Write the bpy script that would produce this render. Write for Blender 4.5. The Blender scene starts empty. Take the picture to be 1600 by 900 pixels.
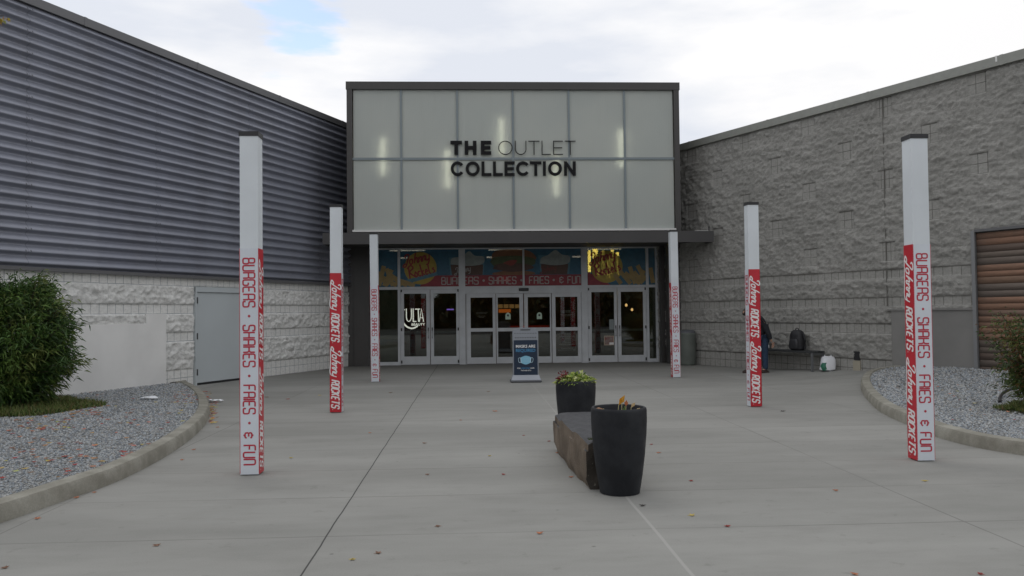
import bpy, math, random
import numpy as np
from mathutils import Vector, Matrix, noise as mnoise
random.seed(7); rng = np.random.default_rng(7)
SC = bpy.context.scene; COL = SC.collection
# ------------------------------------------------------------------ camera
FPX, EYE = 1291.0, 1.55
ROLL, YAW, PITCH = 0.0105, math.atan(63/1291), math.atan(38/1291)
def ray(u, v):
    """world direction of a survey reading taken in the 1600 x 900 photograph"""
    x = (u-800)/FPX; y = (450-v)/FPX
    c, s = math.cos(ROLL), math.sin(ROLL); x, y = x*c+y*s, -x*s+y*c
    c, s = math.cos(PITCH), math.sin(PITCH); dy, dz = c-y*s, s+y*c
    c, s = math.cos(YAW), math.sin(YAW)
    return Vector((x*c+dy*s, -x*s+dy*c, dz))
def gp(u, v, z=0.0):
    d = ray(u, v); t = (z-EYE)/d.z
    return Vector((d.x*t, d.y*t, z))
def fp(u, v, Y):
    d = ray(u, v); t = Y/d.y
    return Vector((d.x*t, Y, EYE+d.z*t))
cam_d = bpy.data.cameras.new('camera'); cam = bpy.data.objects.new('camera', cam_d); COL.objects.link(cam)
cam_d.sensor_width = 36; cam_d.lens = 36*FPX/1600; cam_d.clip_end = 3000; cam_d.clip_start = 0.05
fwd = ray(800, 450).normalized(); rgt = (ray(1600, 450)-ray(0, 450)).normalized(); upv = rgt.cross(fwd)
cam.matrix_world = Matrix.Translation((0, 0, EYE)) @ Matrix((rgt, upv, -fwd)).transposed().to_4x4()
SC.camera = cam
SC.view_settings.view_transform = 'Standard'; SC.view_settings.look = 'None'
SC.view_settings.exposure = 0.0; SC.view_settings.gamma = 1.0
SC.cycles.max_bounces = 8; SC.cycles.transparent_max_bounces = 12
# ------------------------------------------------------------------ world: overcast, bright cloud ahead
SUN_DIR = Vector((-0.25, 0.62, 0.75)).normalized()       # towards the sun
w = bpy.data.worlds.new('World'); SC.world = w; w.use_nodes = True
nt = w.node_tree; nt.nodes.clear()
def wn(t, **k):
    n = nt.nodes.new(t)
    for a, b in k.items(): setattr(n, a, b)
    return n
def wl(a, b): nt.links.new(a, b)
def wmath(op, a, b=None, clamp=False):
    n = wn('ShaderNodeMath', operation=op, use_clamp=clamp)
    for i, x in enumerate((a, b)):
        if x is None: continue
        if isinstance(x, (int, float)): n.inputs[i].default_value = x
        else: wl(x, n.inputs[i])
    return n.outputs[0]
sky = wn('ShaderNodeTexSky', sky_type='NISHITA', sun_disc=False)
sky.sun_elevation = math.asin(SUN_DIR.z); sky.sun_rotation = math.atan2(SUN_DIR.x, SUN_DIR.y)
sky.dust_density = 0.5; sky.ozone_density = 1.5
bg1 = wn('ShaderNodeBackground'); bg1.inputs[1].default_value = 0.15
wl(sky.outputs[0], bg1.inputs[0])
tc = wn('ShaderNodeTexCoord')
def wdot(vec):
    n = wn('ShaderNodeVectorMath', operation='DOT_PRODUCT'); wl(tc.outputs['Generated'], n.inputs[0]); n.inputs[1].default_value = vec
    return n.outputs['Value']
mp = wn('ShaderNodeMapping'); mp.inputs['Scale'].default_value = (1.2, 1.2, 4.5); wl(tc.outputs['Generated'], mp.inputs[0])
nz = wn('ShaderNodeTexNoise'); nz.inputs['Scale'].default_value = 2.3; nz.inputs['Detail'].default_value = 7; nz.inputs['Roughness'].default_value = 0.52
wl(mp.outputs[0], nz.inputs[0])
cr = wn('ShaderNodeValToRGB'); wl(nz.outputs[0], cr.inputs[0])
cr.color_ramp.elements[0].position = 0.38; cr.color_ramp.elements[0].color = (0.76, 0.795, 0.87, 1)
cr.color_ramp.elements[1].position = 0.57; cr.color_ramp.elements[1].color = (1.0, 0.995, 1.0, 1)
# brightness of the cloud sheet: bright towards the hidden sun, duller behind the camera
tow = wdot(SUN_DIR)
mr = wn('ShaderNodeMapRange', interpolation_type='SMOOTHSTEP'); wl(tow, mr.inputs[0])
mr.inputs[1].default_value = -0.35; mr.inputs[2].default_value = 0.95; mr.inputs[3].default_value = 0.88; mr.inputs[4].default_value = 1.03
bg2 = wn('ShaderNodeBackground'); wl(cr.outputs[0], bg2.inputs[0]); wl(mr.outputs[0], bg2.inputs[1])
# a gap in the cloud high on the left
gapd = ray(448, 14).normalized()
g = wdot(gapd)
nz2 = wn('ShaderNodeTexNoise'); nz2.inputs['Scale'].default_value = 9; nz2.inputs['Detail'].default_value = 6; wl(mp.outputs[0], nz2.inputs[0])
g2 = wmath('ADD', g, wmath('MULTIPLY', wmath('SUBTRACT', nz2.outputs[0], 0.5), 0.012))
mg = wn('ShaderNodeMapRange', interpolation_type='SMOOTHSTEP'); wl(g2, mg.inputs[0])
mg.inputs[1].default_value = 0.9976; mg.inputs[2].default_value = 1.0002; mg.inputs[3].default_value = 0.0; mg.inputs[4].default_value = 0.85
mixb = wn('ShaderNodeMixShader'); wl(mg.outputs[0], mixb.inputs[0]); wl(bg2.outputs[0], mixb.inputs[1]); wl(bg1.outputs[0], mixb.inputs[2])
out = wn('ShaderNodeOutputWorld'); wl(mixb.outputs[0], out.inputs[0])
sl = bpy.data.lights.new('sun', 'SUN'); so = bpy.data.objects.new('sun', sl); COL.objects.link(so)
sl.energy = 0.5; sl.angle = math.radians(40); sl.color = (1, 0.97, 0.93)
so.rotation_euler = SUN_DIR.to_track_quat('Z', 'Y').to_euler()

# ------------------------------------------------------------------ materials
MATS = {}
def mat(name, col, rough=0.6, metal=0.0, var=0.0, vscale=8.0, bump=0.0, bscale=60.0, emit=None, estr=0.0, spec=0.5, col2=None, stretch=(1, 1, 1), detail=5):
    if name in MATS: return MATS[name]
    m = bpy.data.materials.new(name); m.use_nodes = True; MATS[name] = m
    n = m.node_tree; N = n.nodes; L = n.links; b = N['Principled BSDF']
    b.inputs['Base Color'].default_value = (*col, 1); b.inputs['Roughness'].default_value = rough
    b.inputs['Metallic'].default_value = metal; b.inputs['Specular IOR Level'].default_value = spec
    t = N.new('ShaderNodeTexCoord'); mp = N.new('ShaderNodeMapping'); mp.inputs['Scale'].default_value = stretch
    g = N.new('ShaderNodeNewGeometry'); L.new(g.outputs['Position'], mp.inputs[0])
    if var > 0 or col2:
        z = N.new('ShaderNodeTexNoise'); z.inputs['Scale'].default_value = vscale; z.inputs['Detail'].default_value = detail; L.new(mp.outputs[0], z.inputs[0])
        r = N.new('ShaderNodeValToRGB'); L.new(z.outputs[0], r.inputs[0])
        c2 = col2 or tuple(c*(1-var) for c in col)
        r.color_ramp.elements[0].position = 0.35; r.color_ramp.elements[0].color = (*c2, 1)
        r.color_ramp.elements[1].position = 0.65; r.color_ramp.elements[1].color = (*[min(1, c*(1+var)) for c in col], 1)
        L.new(r.outputs[0], b.inputs['Base Color'])
    if bump > 0:
        z = N.new('ShaderNodeTexNoise'); z.inputs['Scale'].default_value = bscale; z.inputs['Detail'].default_value = 4; L.new(mp.outputs[0], z.inputs[0])
        bp = N.new('ShaderNodeBump'); bp.inputs['Strength'].default_value = bump; bp.inputs['Distance'].default_value = 0.01
        L.new(z.outputs[0], bp.inputs['Height']); L.new(bp.outputs[0], b.inputs['Normal'])
    if emit:
        b.inputs['Emission Color'].default_value = (*emit, 1); b.inputs['Emission Strength'].default_value = estr
    return m
class NT:
    """small helper for longer node trees"""
    def __init__(s, name, rough=0.8):
        s.m = bpy.data.materials.new(name); s.m.use_nodes = True; s.t = s.m.node_tree; s.b = s.t.nodes['Principled BSDF']; s.b.inputs['Roughness'].default_value = rough; MATS[name] = s.m
        g = s.n('ShaderNodeNewGeometry'); s.pos = g.outputs['Position']
    def n(s, t, **k):
        x = s.t.nodes.new(t)
        for a, b in k.items(): setattr(x, a, b)
        return x
    def l(s, a, b): s.t.links.new(a, b)
    def put(s, sock, x):
        if isinstance(x, (int, float)): sock.default_value = x
        elif isinstance(x, tuple): sock.default_value = x if len(x) != 3 or sock.type == 'VECTOR' else (*x, 1)
        else: s.l(x, sock)
    def math(s, op, a, b=0.0, c=None, clamp=False):
        x = s.n('ShaderNodeMath', operation=op, use_clamp=clamp); s.put(x.inputs[0], a); s.put(x.inputs[1], b)
        if c is not None: s.put(x.inputs[2], c)
        return x.outputs[0]
    def noise(s, scale, detail=5, rough=0.5, stretch=None, vec=None, off=None):
        x = s.n('ShaderNodeTexNoise'); x.inputs['Scale'].default_value = scale; x.inputs['Detail'].default_value = detail; x.inputs['Roughness'].default_value = rough
        v = vec or s.pos
        if stretch or off:
            mp = s.n('ShaderNodeMapping'); mp.inputs['Scale'].default_value = stretch or (1, 1, 1); mp.inputs['Location'].default_value = off or (0, 0, 0); s.l(v, mp.inputs[0]); v = mp.outputs[0]
        s.l(v, x.inputs['Vector']); return x.outputs[0]
    def rng(s, v, a, b, c=0.0, d=1.0, smooth=True):
        x = s.n('ShaderNodeMapRange', interpolation_type='SMOOTHSTEP' if smooth else 'LINEAR'); s.l(v, x.inputs[0])
        for i, q in enumerate((a, b, c, d)): x.inputs[i+1].default_value = q
        return x.outputs[0]
    def mix(s, f, a, b, mode='MIX'):
        x = s.n('ShaderNodeMix', data_type='RGBA', blend_type=mode); s.put(x.inputs[0], f); s.put(x.inputs[6], a); s.put(x.inputs[7], b); return x.outputs[2]
    def bump(s, h, strength=0.5, dist=0.01):
        x = s.n('ShaderNodeBump'); x.inputs['Strength'].default_value = strength; x.inputs['Distance'].default_value = dist; s.l(h, x.inputs['Height']); s.l(x.outputs[0], s.b.inputs['Normal'])
    def xyz(s, v=None):
        x = s.n('ShaderNodeSeparateXYZ'); s.l(v or s.pos, x.inputs[0]); return x.outputs

def concrete_mat():
    k = NT('plaza_concrete', 0.85); X, Y, Z = k.xyz()
    wob = k.math('MULTIPLY', k.math('SUBTRACT', k.noise(1.3, 3), 0.5), 0.02)
    Xw = k.math('ADD', X, wob); Yw = k.math('ADD', Y, wob)
    a = k.noise(0.35, 6, 0.6, stretch=(0.45, 1.5, 1)); b = k.noise(2.2, 6, 0.65, stretch=(0.55, 1.6, 1)); c = k.noise(90, 3, 0.7)
    base = k.mix(k.rng(a, 0.35, 0.65), (0.200, 0.200, 0.184), (0.268, 0.267, 0.248))
    base = k.mix(k.rng(b, 0.42, 0.78, 0, 0.36), base, (0.135, 0.134, 0.12))
    base = k.mix(k.rng(k.noise(0.9, 7, 0.6, stretch=(0.5, 1.2, 1), off=(5, 2, 0)), 0.5, 0.72, 0, 0.5), base, (0.285, 0.28, 0.26))
    # shade by the doors painted in: paving darkens unevenly towards the building
    base = k.mix(k.math('MULTIPLY', k.rng(Y, 19.0, 25.0), k.rng(a, 0.25, 0.6, 0.45, 0.8)), base, (0.125, 0.122, 0.106))
    base = k.mix(k.rng(c, 0.3, 0.7, 0, 0.22), base, (0.33, 0.325, 0.31))
    base = k.mix(k.rng(k.noise(5.5, 7, 0.7, off=(3, 8, 0)), 0.58, 0.72, 0, 0.35), base, (0.11, 0.107, 0.095))
    # small dark spots
    vo = k.n('ShaderNodeTexVoronoi'); vo.inputs['Scale'].default_value = 1.7; k.l(k.pos, vo.inputs['Vector'])
    base = k.mix(k.rng(vo.outputs['Distance'], 0.012, 0.035, 0.6, 0), base, (0.07, 0.065, 0.06))
    # slab-to-slab tone
    cx = k.math('FLOOR', k.math('DIVIDE', k.math('ADD', Xw, 3.34), 2.31)); cy = k.math('FLOOR', k.math('DIVIDE', k.math('SUBTRACT', Yw, 5.87), 1.23))
    cb = k.n('ShaderNodeCombineXYZ'); k.l(cx, cb.inputs[0]); k.l(cy, cb.inputs[1])
    wn_ = k.n('ShaderNodeTexWhiteNoise'); k.l(cb.outputs[0], wn_.inputs['Vector'])
    base = k.mix(k.math('MULTIPLY', wn_.outputs['Value'], 0.16), base, (0.13, 0.128, 0.116))
    def line(coord, x0, hw):
        return k.rng(k.math('ABSOLUTE', k.math('SUBTRACT', coord, x0)), hw*0.5, hw, 1, 0)
    def grid(coord, x0, step, hw):
        q = k.math('ABSOLUTE', k.math('SUBTRACT', k.math('FRACT', k.math('ADD', k.math('DIVIDE', k.math('SUBTRACT', coord, x0), step), 0.5)), 0.5))
        return k.rng(k.math('MULTIPLY', q, step), hw*0.5, hw, 1, 0)
    gx = k.math('MAXIMUM', k.math('MAXIMUM', line(Xw, -3.39, 0.009), line(Xw, 3.55, 0.009)), k.math('MAXIMUM', line(Xw, 5.9, 0.009), line(Xw, -5.7, 0.009))); gy = grid(Yw, 5.87, 1.23, 0.010)
    patch = k.rng(k.noise(0.5, 2, off=(9, 3, 1)), 0.35, 0.6, 0.45, 1.0)
    base = k.mix(k.math('MULTIPLY', k.math('MAXIMUM', gx, gy), k.math('MULTIPLY', patch, 0.75)), base, (0.12, 0.115, 0.105))
    base = k.mix(line(Xw, -1.03, 0.0075), base, (0.035, 0.034, 0.032))
    sl_ = line(Xw, 1.275, 0.016); base = k.mix(k.math('MULTIPLY', sl_, k.rng(Y, 8, 16, 0.7, 0.25)), base, (0.33, 0.325, 0.305))
    k.put(k.b.inputs['Base Color'], base)
    h = k.math('ADD', k.math('MULTIPLY', k.noise(160, 3), 0.25), k.math('MULTIPLY', k.math('MAXIMUM', gx, gy), -0.6))
    k.bump(h, 0.35, 0.004); return k.m
def block_mat(name, cold, colb, joint, coarse_mask=True):
    """concrete block: Attribute 'smooth' marks scored smooth blocks, UV = metres along the wall and up"""
    k = NT(name, 0.9)
    uv = k.n('ShaderNodeUVMap', uv_map='UVMap').outputs[0]; S, T, _ = k.xyz(uv)
    at = k.n('ShaderNodeAttribute', attribute_name='smooth').outputs['Fac']
    n1 = k.noise(0.8, 6, 0.6); n2 = k.noise(14, 6, 0.65, stretch=(1, 1, 1.6)); n3 = k.noise(120, 2)
    base = k.mix(k.rng(n1, 0.3, 0.7), cold, colb)
    base = k.mix(k.rng(n2, 0.4, 0.7, 0, 0.5), base, tuple(c*0.68 for c in cold)); base = k.mix(k.rng(k.noise(30, 5, 0.7, off=(4, 1, 7)), 0.56, 0.72, 0, 0.45), base, tuple(min(.85, c*1.3) for c in colb))
    cb = k.n('ShaderNodeCombineXYZ'); k.l(k.math('FLOOR', k.math('DIVIDE', S, 0.2)), cb.inputs[0]); k.l(k.math('FLOOR', k.math('DIVIDE', T, 0.2)), cb.inputs[1])
    wv = k.n('ShaderNodeTexWhiteNoise'); k.l(cb.outputs[0], wv.inputs['Vector'])
    base = k.mix(k.math('MULTIPLY', wv.outputs['Value'], 0.10), base, tuple(c*0.6 for c in cold))
    def grid(coord, step, hw, x0=0.0):
        q = k.math('ABSOLUTE', k.math('SUBTRACT', k.math('FRACT', k.math('ADD', k.math('DIVIDE', k.math('SUBTRACT', coord, x0), step), 0.5)), 0.5))
        return k.rng(k.math('MULTIPLY', q, step), hw*0.45, hw, 1, 0)
    jv = grid(S, 0.2, 0.009); jh = grid(T, 0.2, 0.009)
    jm = k.math('MULTIPLY', k.math('MAXIMUM', jv, jh), at)
    jr = k.math('MULTIPLY', k.math('MAXIMUM', grid(S, 0.4, 0.008), jh), k.math('MULTIPLY', k.math('SUBTRACT', 1.0, at), 0.16))
    base = k.mix(k.math('MULTIPLY', k.math('MAXIMUM', jm, jr), k.rng(k.noise(3, 3), 0.3, 0.6, 0.45, 0.95)), base, joint)
    k.put(k.b.inputs['Base Color'], base)
    vf = k.n('ShaderNodeTexVoronoi', feature='SMOOTH_F1'); vf.inputs['Scale'].default_value = 11; vf.inputs['Smoothness'].default_value = 0.35; k.l(k.pos, vf.inputs['Vector'])
    rough_ = k.math('ADD', k.noise(20, 8, 0.68, stretch=(1, 1, 1.4)), k.math('MULTIPLY', vf.outputs['Distance'], 0.7))
    h = k.math('ADD', k.math('MULTIPLY', rough_, k.math('SUBTRACT', 1.1, at)), k.math('ADD', k.math('MULTIPLY', n3, 0.10), k.math('MULTIPLY', jm, -0.25)))
    k.bump(h, 0.7, 0.03); return k.m
def glass_mat(name, tint, extra=0.05):
    m = bpy.data.materials.new(name); m.use_nodes = True; t = m.node_tree; t.nodes.clear(); MATS[name] = m
    o = t.nodes.new('ShaderNodeOutputMaterial'); mx = t.nodes.new('ShaderNodeMixShader'); tr = t.nodes.new('ShaderNodeBsdfTransparent'); gl = t.nodes.new('ShaderNodeBsdfGlossy')
    fr = t.nodes.new('ShaderNodeFresnel'); fr.inputs[0].default_value = 1.52; ad = t.nodes.new('ShaderNodeMath'); ad.operation = 'ADD'; ad.inputs[1].default_value = extra
    tr.inputs[0].default_value = (*tint, 1); gl.inputs['Roughness'].default_value = 0.0; gl.inputs[0].default_value = (0.95, 1, 0.98, 1)
    t.links.new(fr.outputs[0], ad.inputs[0]); t.links.new(ad.outputs[0], mx.inputs[0]); t.links.new(tr.outputs[0], mx.inputs[1]); t.links.new(gl.outputs[0], mx.inputs[2]); t.links.new(mx.outputs[0], o.inputs[0])
    return m
def translucent_mat():
    k = NT('frosted_polycarbonate', 0.35); X, Y, Z = k.xyz()
    col = k.mix(k.rng(k.noise(0.5, 4), 0.3, 0.7), (0.54, 0.575, 0.55), (0.59, 0.615, 0.58))
    rib = k.math('SINE', k.math('MULTIPLY', X, 2*math.pi/0.05))
    col = k.mix(k.math('MULTIPLY', k.math('ADD', rib, 1), 0.03), col, (0.3, 0.32, 0.3))
    col = k.mix(k.rng(k.noise(5, 5, 0.6, stretch=(1, 1, 0.15)), 0.5, 0.8, 0, 0.12), col, (0.33, 0.33, 0.28))
    k.put(k.b.inputs['Base Color'], col); k.b.inputs['Specular IOR Level'].default_value = 0.35
    tr = k.n('ShaderNodeBsdfTranslucent'); tr.inputs[0].default_value = (0.75, 0.78, 0.72, 1)
    mx = k.n('ShaderNodeMixShader'); mx.inputs[0].default_value = 0.30
    o = k.t.nodes['Material Output']; k.l(k.b.outputs[0], mx.inputs[1]); k.l(tr.outputs[0], mx.inputs[2]); k.l(mx.outputs[0], o.inputs[0]); return k.m
def film_mat(name, col, see=0.10):
    """printed perforated window film: partly see-through"""
    m = mat(name, tuple(c*0.78 for c in col), 0.5, var=0.12, vscale=7); t = m.node_tree; b = t.nodes['Principled BSDF']; o = t.nodes['Material Output']
    tr = t.nodes.new('ShaderNodeBsdfTransparent'); mx = t.nodes.new('ShaderNodeMixShader'); mx.inputs[0].default_value = see
    t.links.new(b.outputs[0], mx.inputs[1]); t.links.new(tr.outputs[0], mx.inputs[2]); t.links.new(mx.outputs[0], o.inputs[0]); return m
def gravel_mat():
    k = NT('grey_gravel', 0.9)
    vo = k.n('ShaderNodeTexVoronoi'); vo.inputs['Scale'].default_value = 42; k.l(k.pos, vo.inputs['Vector'])
    sx = k.n('ShaderNodeSeparateColor'); k.l(vo.outputs['Color'], sx.inputs[0])
    c = k.mix(sx.outputs[0], (0.15, 0.165, 0.17), (0.40, 0.42, 0.425))
    c = k.mix(k.rng(k.noise(1.2, 4), 0.45, 0.7, 0, 0.35), c, (0.22, 0.20, 0.165))
    k.put(k.b.inputs['Base Color'], c); k.bump(k.math('MULTIPLY', vo.outputs['Distance'], -1.0), 0.9, 0.02); return k.m
def vcol_mat(name, rough=0.8, attr='tone', trans=0.0, spec=0.3):
    k = NT(name, rough); a = k.n('ShaderNodeAttribute', attribute_name=attr); k.l(a.outputs['Color'], k.b.inputs['Base Color']); k.b.inputs['Specular IOR Level'].default_value = spec
    if trans:
        tr = k.n('ShaderNodeBsdfTranslucent'); k.l(a.outputs['Color'], tr.inputs[0]); mx = k.n('ShaderNodeMixShader'); mx.inputs[0].default_value = trans
        k.l(k.b.outputs[0], mx.inputs[1]); k.l(tr.outputs[0], mx.inputs[2]); k.l(mx.outputs[0], k.t.nodes['Material Output'].inputs[0])
    return k.m

# ------------------------------------------------------------------ mesh helpers
ROOTM = {}
def tag(o, label=None, cat=None, group=None, kind=None):
    for a, b in (('label', label), ('category', cat), ('group', group), ('kind', kind)):
        if b: o[a] = b
    return o
def empty(name, loc, label, cat, rz=0.0, group=None):
    o = bpy.data.objects.new(name, None); COL.objects.link(o); o.location = loc; o.rotation_euler = (0, 0, rz); o.empty_display_size = 0.2
    ROOTM[o] = (Matrix.Translation(loc) @ Matrix.Rotation(rz, 4, 'Z')).inverted(); return tag(o, label, cat, group)
class MB:
    def __init__(s, M=None): s.v = []; s.f = []; s.M = M or Matrix()
    def add(s, vs, fs):
        n = len(s.v); s.v += [s.M @ Vector(p) for p in vs]; s.f += [tuple(i+n for i in q) for q in fs]; return s
    def box(s, a, b, bev=0.0):
        (x0, y0, z0), (x1, y1, z1) = a, b
        if bev <= 0:
            return s.add([(x0,y0,z0),(x1,y0,z0),(x1,y1,z0),(x0,y1,z0),(x0,y0,z1),(x1,y0,z1),(x1,y1,z1),(x0,y1,z1)],
                  [(0,3,2,1),(4,5,6,7),(0,1,5,4),(1,2,6,5),(2,3,7,6),(3,0,4,7)])
        r = bev; ring = []
        for (cx, cy, sx, sy) in ((x0, y0, 1, 1), (x1, y0, -1, 1), (x1, y1, -1, -1), (x0, y1, 1, -1)):
            p, q = (cx, cy+sy*r), (cx+sx*r, cy)
            ring += [p, q] if sx*sy > 0 else [q, p]
        V = []; ins = []
        c = ((x0+x1)/2, (y0+y1)/2)
        for (zz, k_) in ((z0, 1), (z0+r, 0), (z1-r, 0), (z1, 1)):
            for (px, py) in ring:
                if k_: V.append((px-math.copysign(r, px-c[0])*0.9, py-math.copysign(r, py-c[1])*0.9, zz))
                else: V.append((px, py, zz))
        F = [tuple(range(7, -1, -1)), tuple(range(24, 32))]
        for L_ in range(3):
            for i in range(8): j = (i+1) % 8; F.append((L_*8+i, L_*8+j, L_*8+8+j, L_*8+8+i))
        return s.add(V, F)
    def prism(s, pts, z0, z1):
        n = len(pts); V = [(*p, z0) for p in pts]+[(*p, z1) for p in pts]
        return s.add(V, [tuple(range(n-1, -1, -1)), tuple(range(n, 2*n))]+[(i, (i+1) % n, n+(i+1) % n, n+i) for i in range(n)])
    def lathe(s, prof, c=(0, 0, 0), n=40):
        V = []; F = []; m = len(prof)
        for (r, z) in prof:
            for i in range(n): a = 2*math.pi*i/n; V.append((c[0]+r*math.cos(a), c[1]+r*math.sin(a), c[2]+z))
        for j in range(m-1):
            for i in range(n): k = (i+1) % n; F.append((j*n+i, j*n+k, j*n+n+k, j*n+n+i))
        if prof[0][0] > 1e-6: F.append(tuple(range(n-1, -1, -1)))
        if prof[-1][0] > 1e-6: F.append(tuple((m-1)*n+i for i in range(n)))
        return s.add(V, F)
    def tube(s, pts, r, n=8, caps=True):
        pts = [Vector(p) for p in pts]; V = []; F = []; m = len(pts); up = Vector((0, 0, 1))
        for i, p in enumerate(pts):
            t = (pts[min(i+1, m-1)]-pts[max(i-1, 0)]).normalized(); a = t.cross(up)
            if a.length < 0.05: a = t.cross(Vector((1, 0, 0)))
            a.normalize(); b = a.cross(t); rr = r[i] if isinstance(r, (list, tuple)) else r
            for k in range(n): q = 2*math.pi*k/n; V.append(p+a*rr*math.cos(q)+b*rr*math.sin(q))
        for i in range(m-1):
            for k in range(n): j = (k+1) % n; F.append((i*n+k, i*n+j, i*n+n+j, i*n+n+k))
        if caps: F += [tuple(range(n-1, -1, -1)), tuple((m-1)*n+k for k in range(n))]
        return s.add(V, F)
    def build(s, name, m, parent=None, smooth=False):
        me = bpy.data.meshes.new(name); V = s.v
        root = parent
        while root is not None and root not in ROOTM: root = root.parent
        if root is not None: inv = ROOTM[root]; V = [inv @ p for p in V]
        me.from_pydata([tuple(p) for p in V], [], s.f); me.materials.append(m); me.validate()
        if smooth:
            me.polygons.foreach_set('use_smooth', [True]*len(me.polygons))
            try: me.set_sharp_from_angle(angle=math.radians(38))
            except Exception: pass
        o = bpy.data.objects.new(name, me); COL.objects.link(o)
        if parent is not None: o.parent = parent
        return o
def np_mesh(name, V, F, m, parent=None, tone=None, smooth=False, uv=None, attr=None):
    """V (n,3) array, F (k,q) array of equal-sided faces"""
    V = np.asarray(V, dtype=np.float32); F = np.asarray(F, dtype=np.int32)
    if parent is not None:
        root = parent
        while root not in ROOTM: root = root.parent
        A = np.array(ROOTM[root]); V = (V @ A[:3, :3].T + A[:3, 3]).astype(np.float32)
    me = bpy.data.meshes.new(name); k, q = F.shape
    me.vertices.add(len(V)); me.vertices.foreach_set('co', V.ravel())
    me.loops.add(k*q); me.loops.foreach_set('vertex_index', F.ravel())
    me.polygons.add(k); me.polygons.foreach_set('loop_start', np.arange(0, k*q, q, dtype=np.int32)); me.polygons.foreach_set('loop_total', np.full(k, q, dtype=np.int32))
    me.update(calc_edges=True)
    if smooth: me.polygons.foreach_set('use_smooth', np.ones(k, dtype=bool))
    if tone is not None:
        a = me.color_attributes.new('tone', 'FLOAT_COLOR', 'POINT'); c = np.ones((len(V), 4), dtype=np.float32); c[:, :3] = tone; a.data.foreach_set('color', c.ravel())
    if attr is not None:
        a = me.attributes.new('smooth', 'FLOAT', 'POINT'); a.data.foreach_set('value', np.asarray(attr, dtype=np.float32))
    if uv is not None:
        l = me.uv_layers.new(name='UVMap'); l.data.foreach_set('uv', np.asarray(uv, dtype=np.float32)[F.ravel()].ravel())
    me.materials.append(m); me.validate()
    o = bpy.data.objects.new(name, me); COL.objects.link(o)
    if parent is not None: o.parent = parent
    return o
def frame(o, ux, uy):
    """matrix with local x=ux, y=uy, z=ux x uy at o"""
    ux = Vector(ux).normalized(); uy = Vector(uy).normalized(); uz = ux.cross(uy)
    return Matrix.Translation(o) @ Matrix((ux, uy, uz)).transposed().to_4x4()
# flat lettering made of strokes -----------------------------------
def fillet(pts, r, closed=False, n=4):
    P = [Vector(p) for p in pts]; m = len(P); out = []
    for i in range(m):
        if not closed and i in (0, m-1): out.append(P[i]); continue
        a, b, c = P[i-1], P[i], P[(i+1) % m]; d1 = (a-b); d2 = (c-b)
        if d1.length < 1e-6 or d2.length < 1e-6: continue
        rr = min(r, d1.length*0.5, d2.length*0.5); p0 = b+d1.normalized()*rr; p1 = b+d2.normalized()*rr
        for k in range(n+1): t = k/n; out.append(p0*(1-t)**2+b*2*t*(1-t)+p1*t*t)
    if closed: out.append(out[0])
    return out
def smooth_line(pts, n=6):
    P = [Vector(p) for p in pts]; P = [P[0]*2-P[1]]+P+[P[-1]*2-P[-2]]; out = []
    for i in range(1, len(P)-2):
        for k in range(n):
            t = k/n; a, b, c, d = P[i-1:i+3]
            out.append(0.5*((2*b)+(c-a)*t+(2*a-5*b+4*c-d)*t*t+(-a+3*b-3*c+d)*t**3))
    out.append(P[-2]); return out
_lift = [0]
def ribbon(mb, pts, w, z0=0.0):
    """flat stroke of width w in the local xy plane of mb, each stroke a hair above the last"""
    _lift[0] = (_lift[0]+1) % 9; z = z0+_lift[0]*0.00012
    q = [pts[0]]
    for p in pts[1:]:
        if (p-q[-1]).length > 1e-5: q.append(p)
    pts = q; m = len(pts)
    if m < 2: return
    closed = (pts[0]-pts[-1]).length < 1e-4; V = []; F = []
    for i, p in enumerate(pts):
        if closed and i in (0, m-1): a = (pts[0]-pts[-2]); b = (pts[1]-pts[0])
        else: a = (p-pts[i-1]) if i else (pts[1]-p); b = (pts[i+1]-p) if i < m-1 else a
        a = a.normalized(); b = b.normalized(); na = Vector((-a.y, a.x)); nb = Vector((-b.y, b.x)); n_ = na+nb
        if n_.length < 0.3: n_ = na; k = 1
        else: n_.normalize(); k = min(1.6, 1/max(0.4, n_.dot(na)))
        ww = w/2*k
        V += [(p.x+n_.x*ww, p.y+n_.y*ww, z+i*2e-6), (p.x-n_.x*ww, p.y-n_.y*ww, z+i*2e-6)]
        if i: F.append((2*i-2, 2*i-1, 2*i+1, 2*i))
    mb.add(V, F)
def disc(mb, c, rx, ry=None, z=0.0, n=28):
    ry = ry or rx; mb.add([(c[0]+rx*math.cos(2*math.pi*i/n), c[1]+ry*math.sin(2*math.pi*i/n), z) for i in range(n)], [tuple(range(n))])
def poly(mb, pts, z=0.0): mb.add([(p[0], p[1], z) for p in pts], [tuple(range(len(pts)))])
C = True
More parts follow.
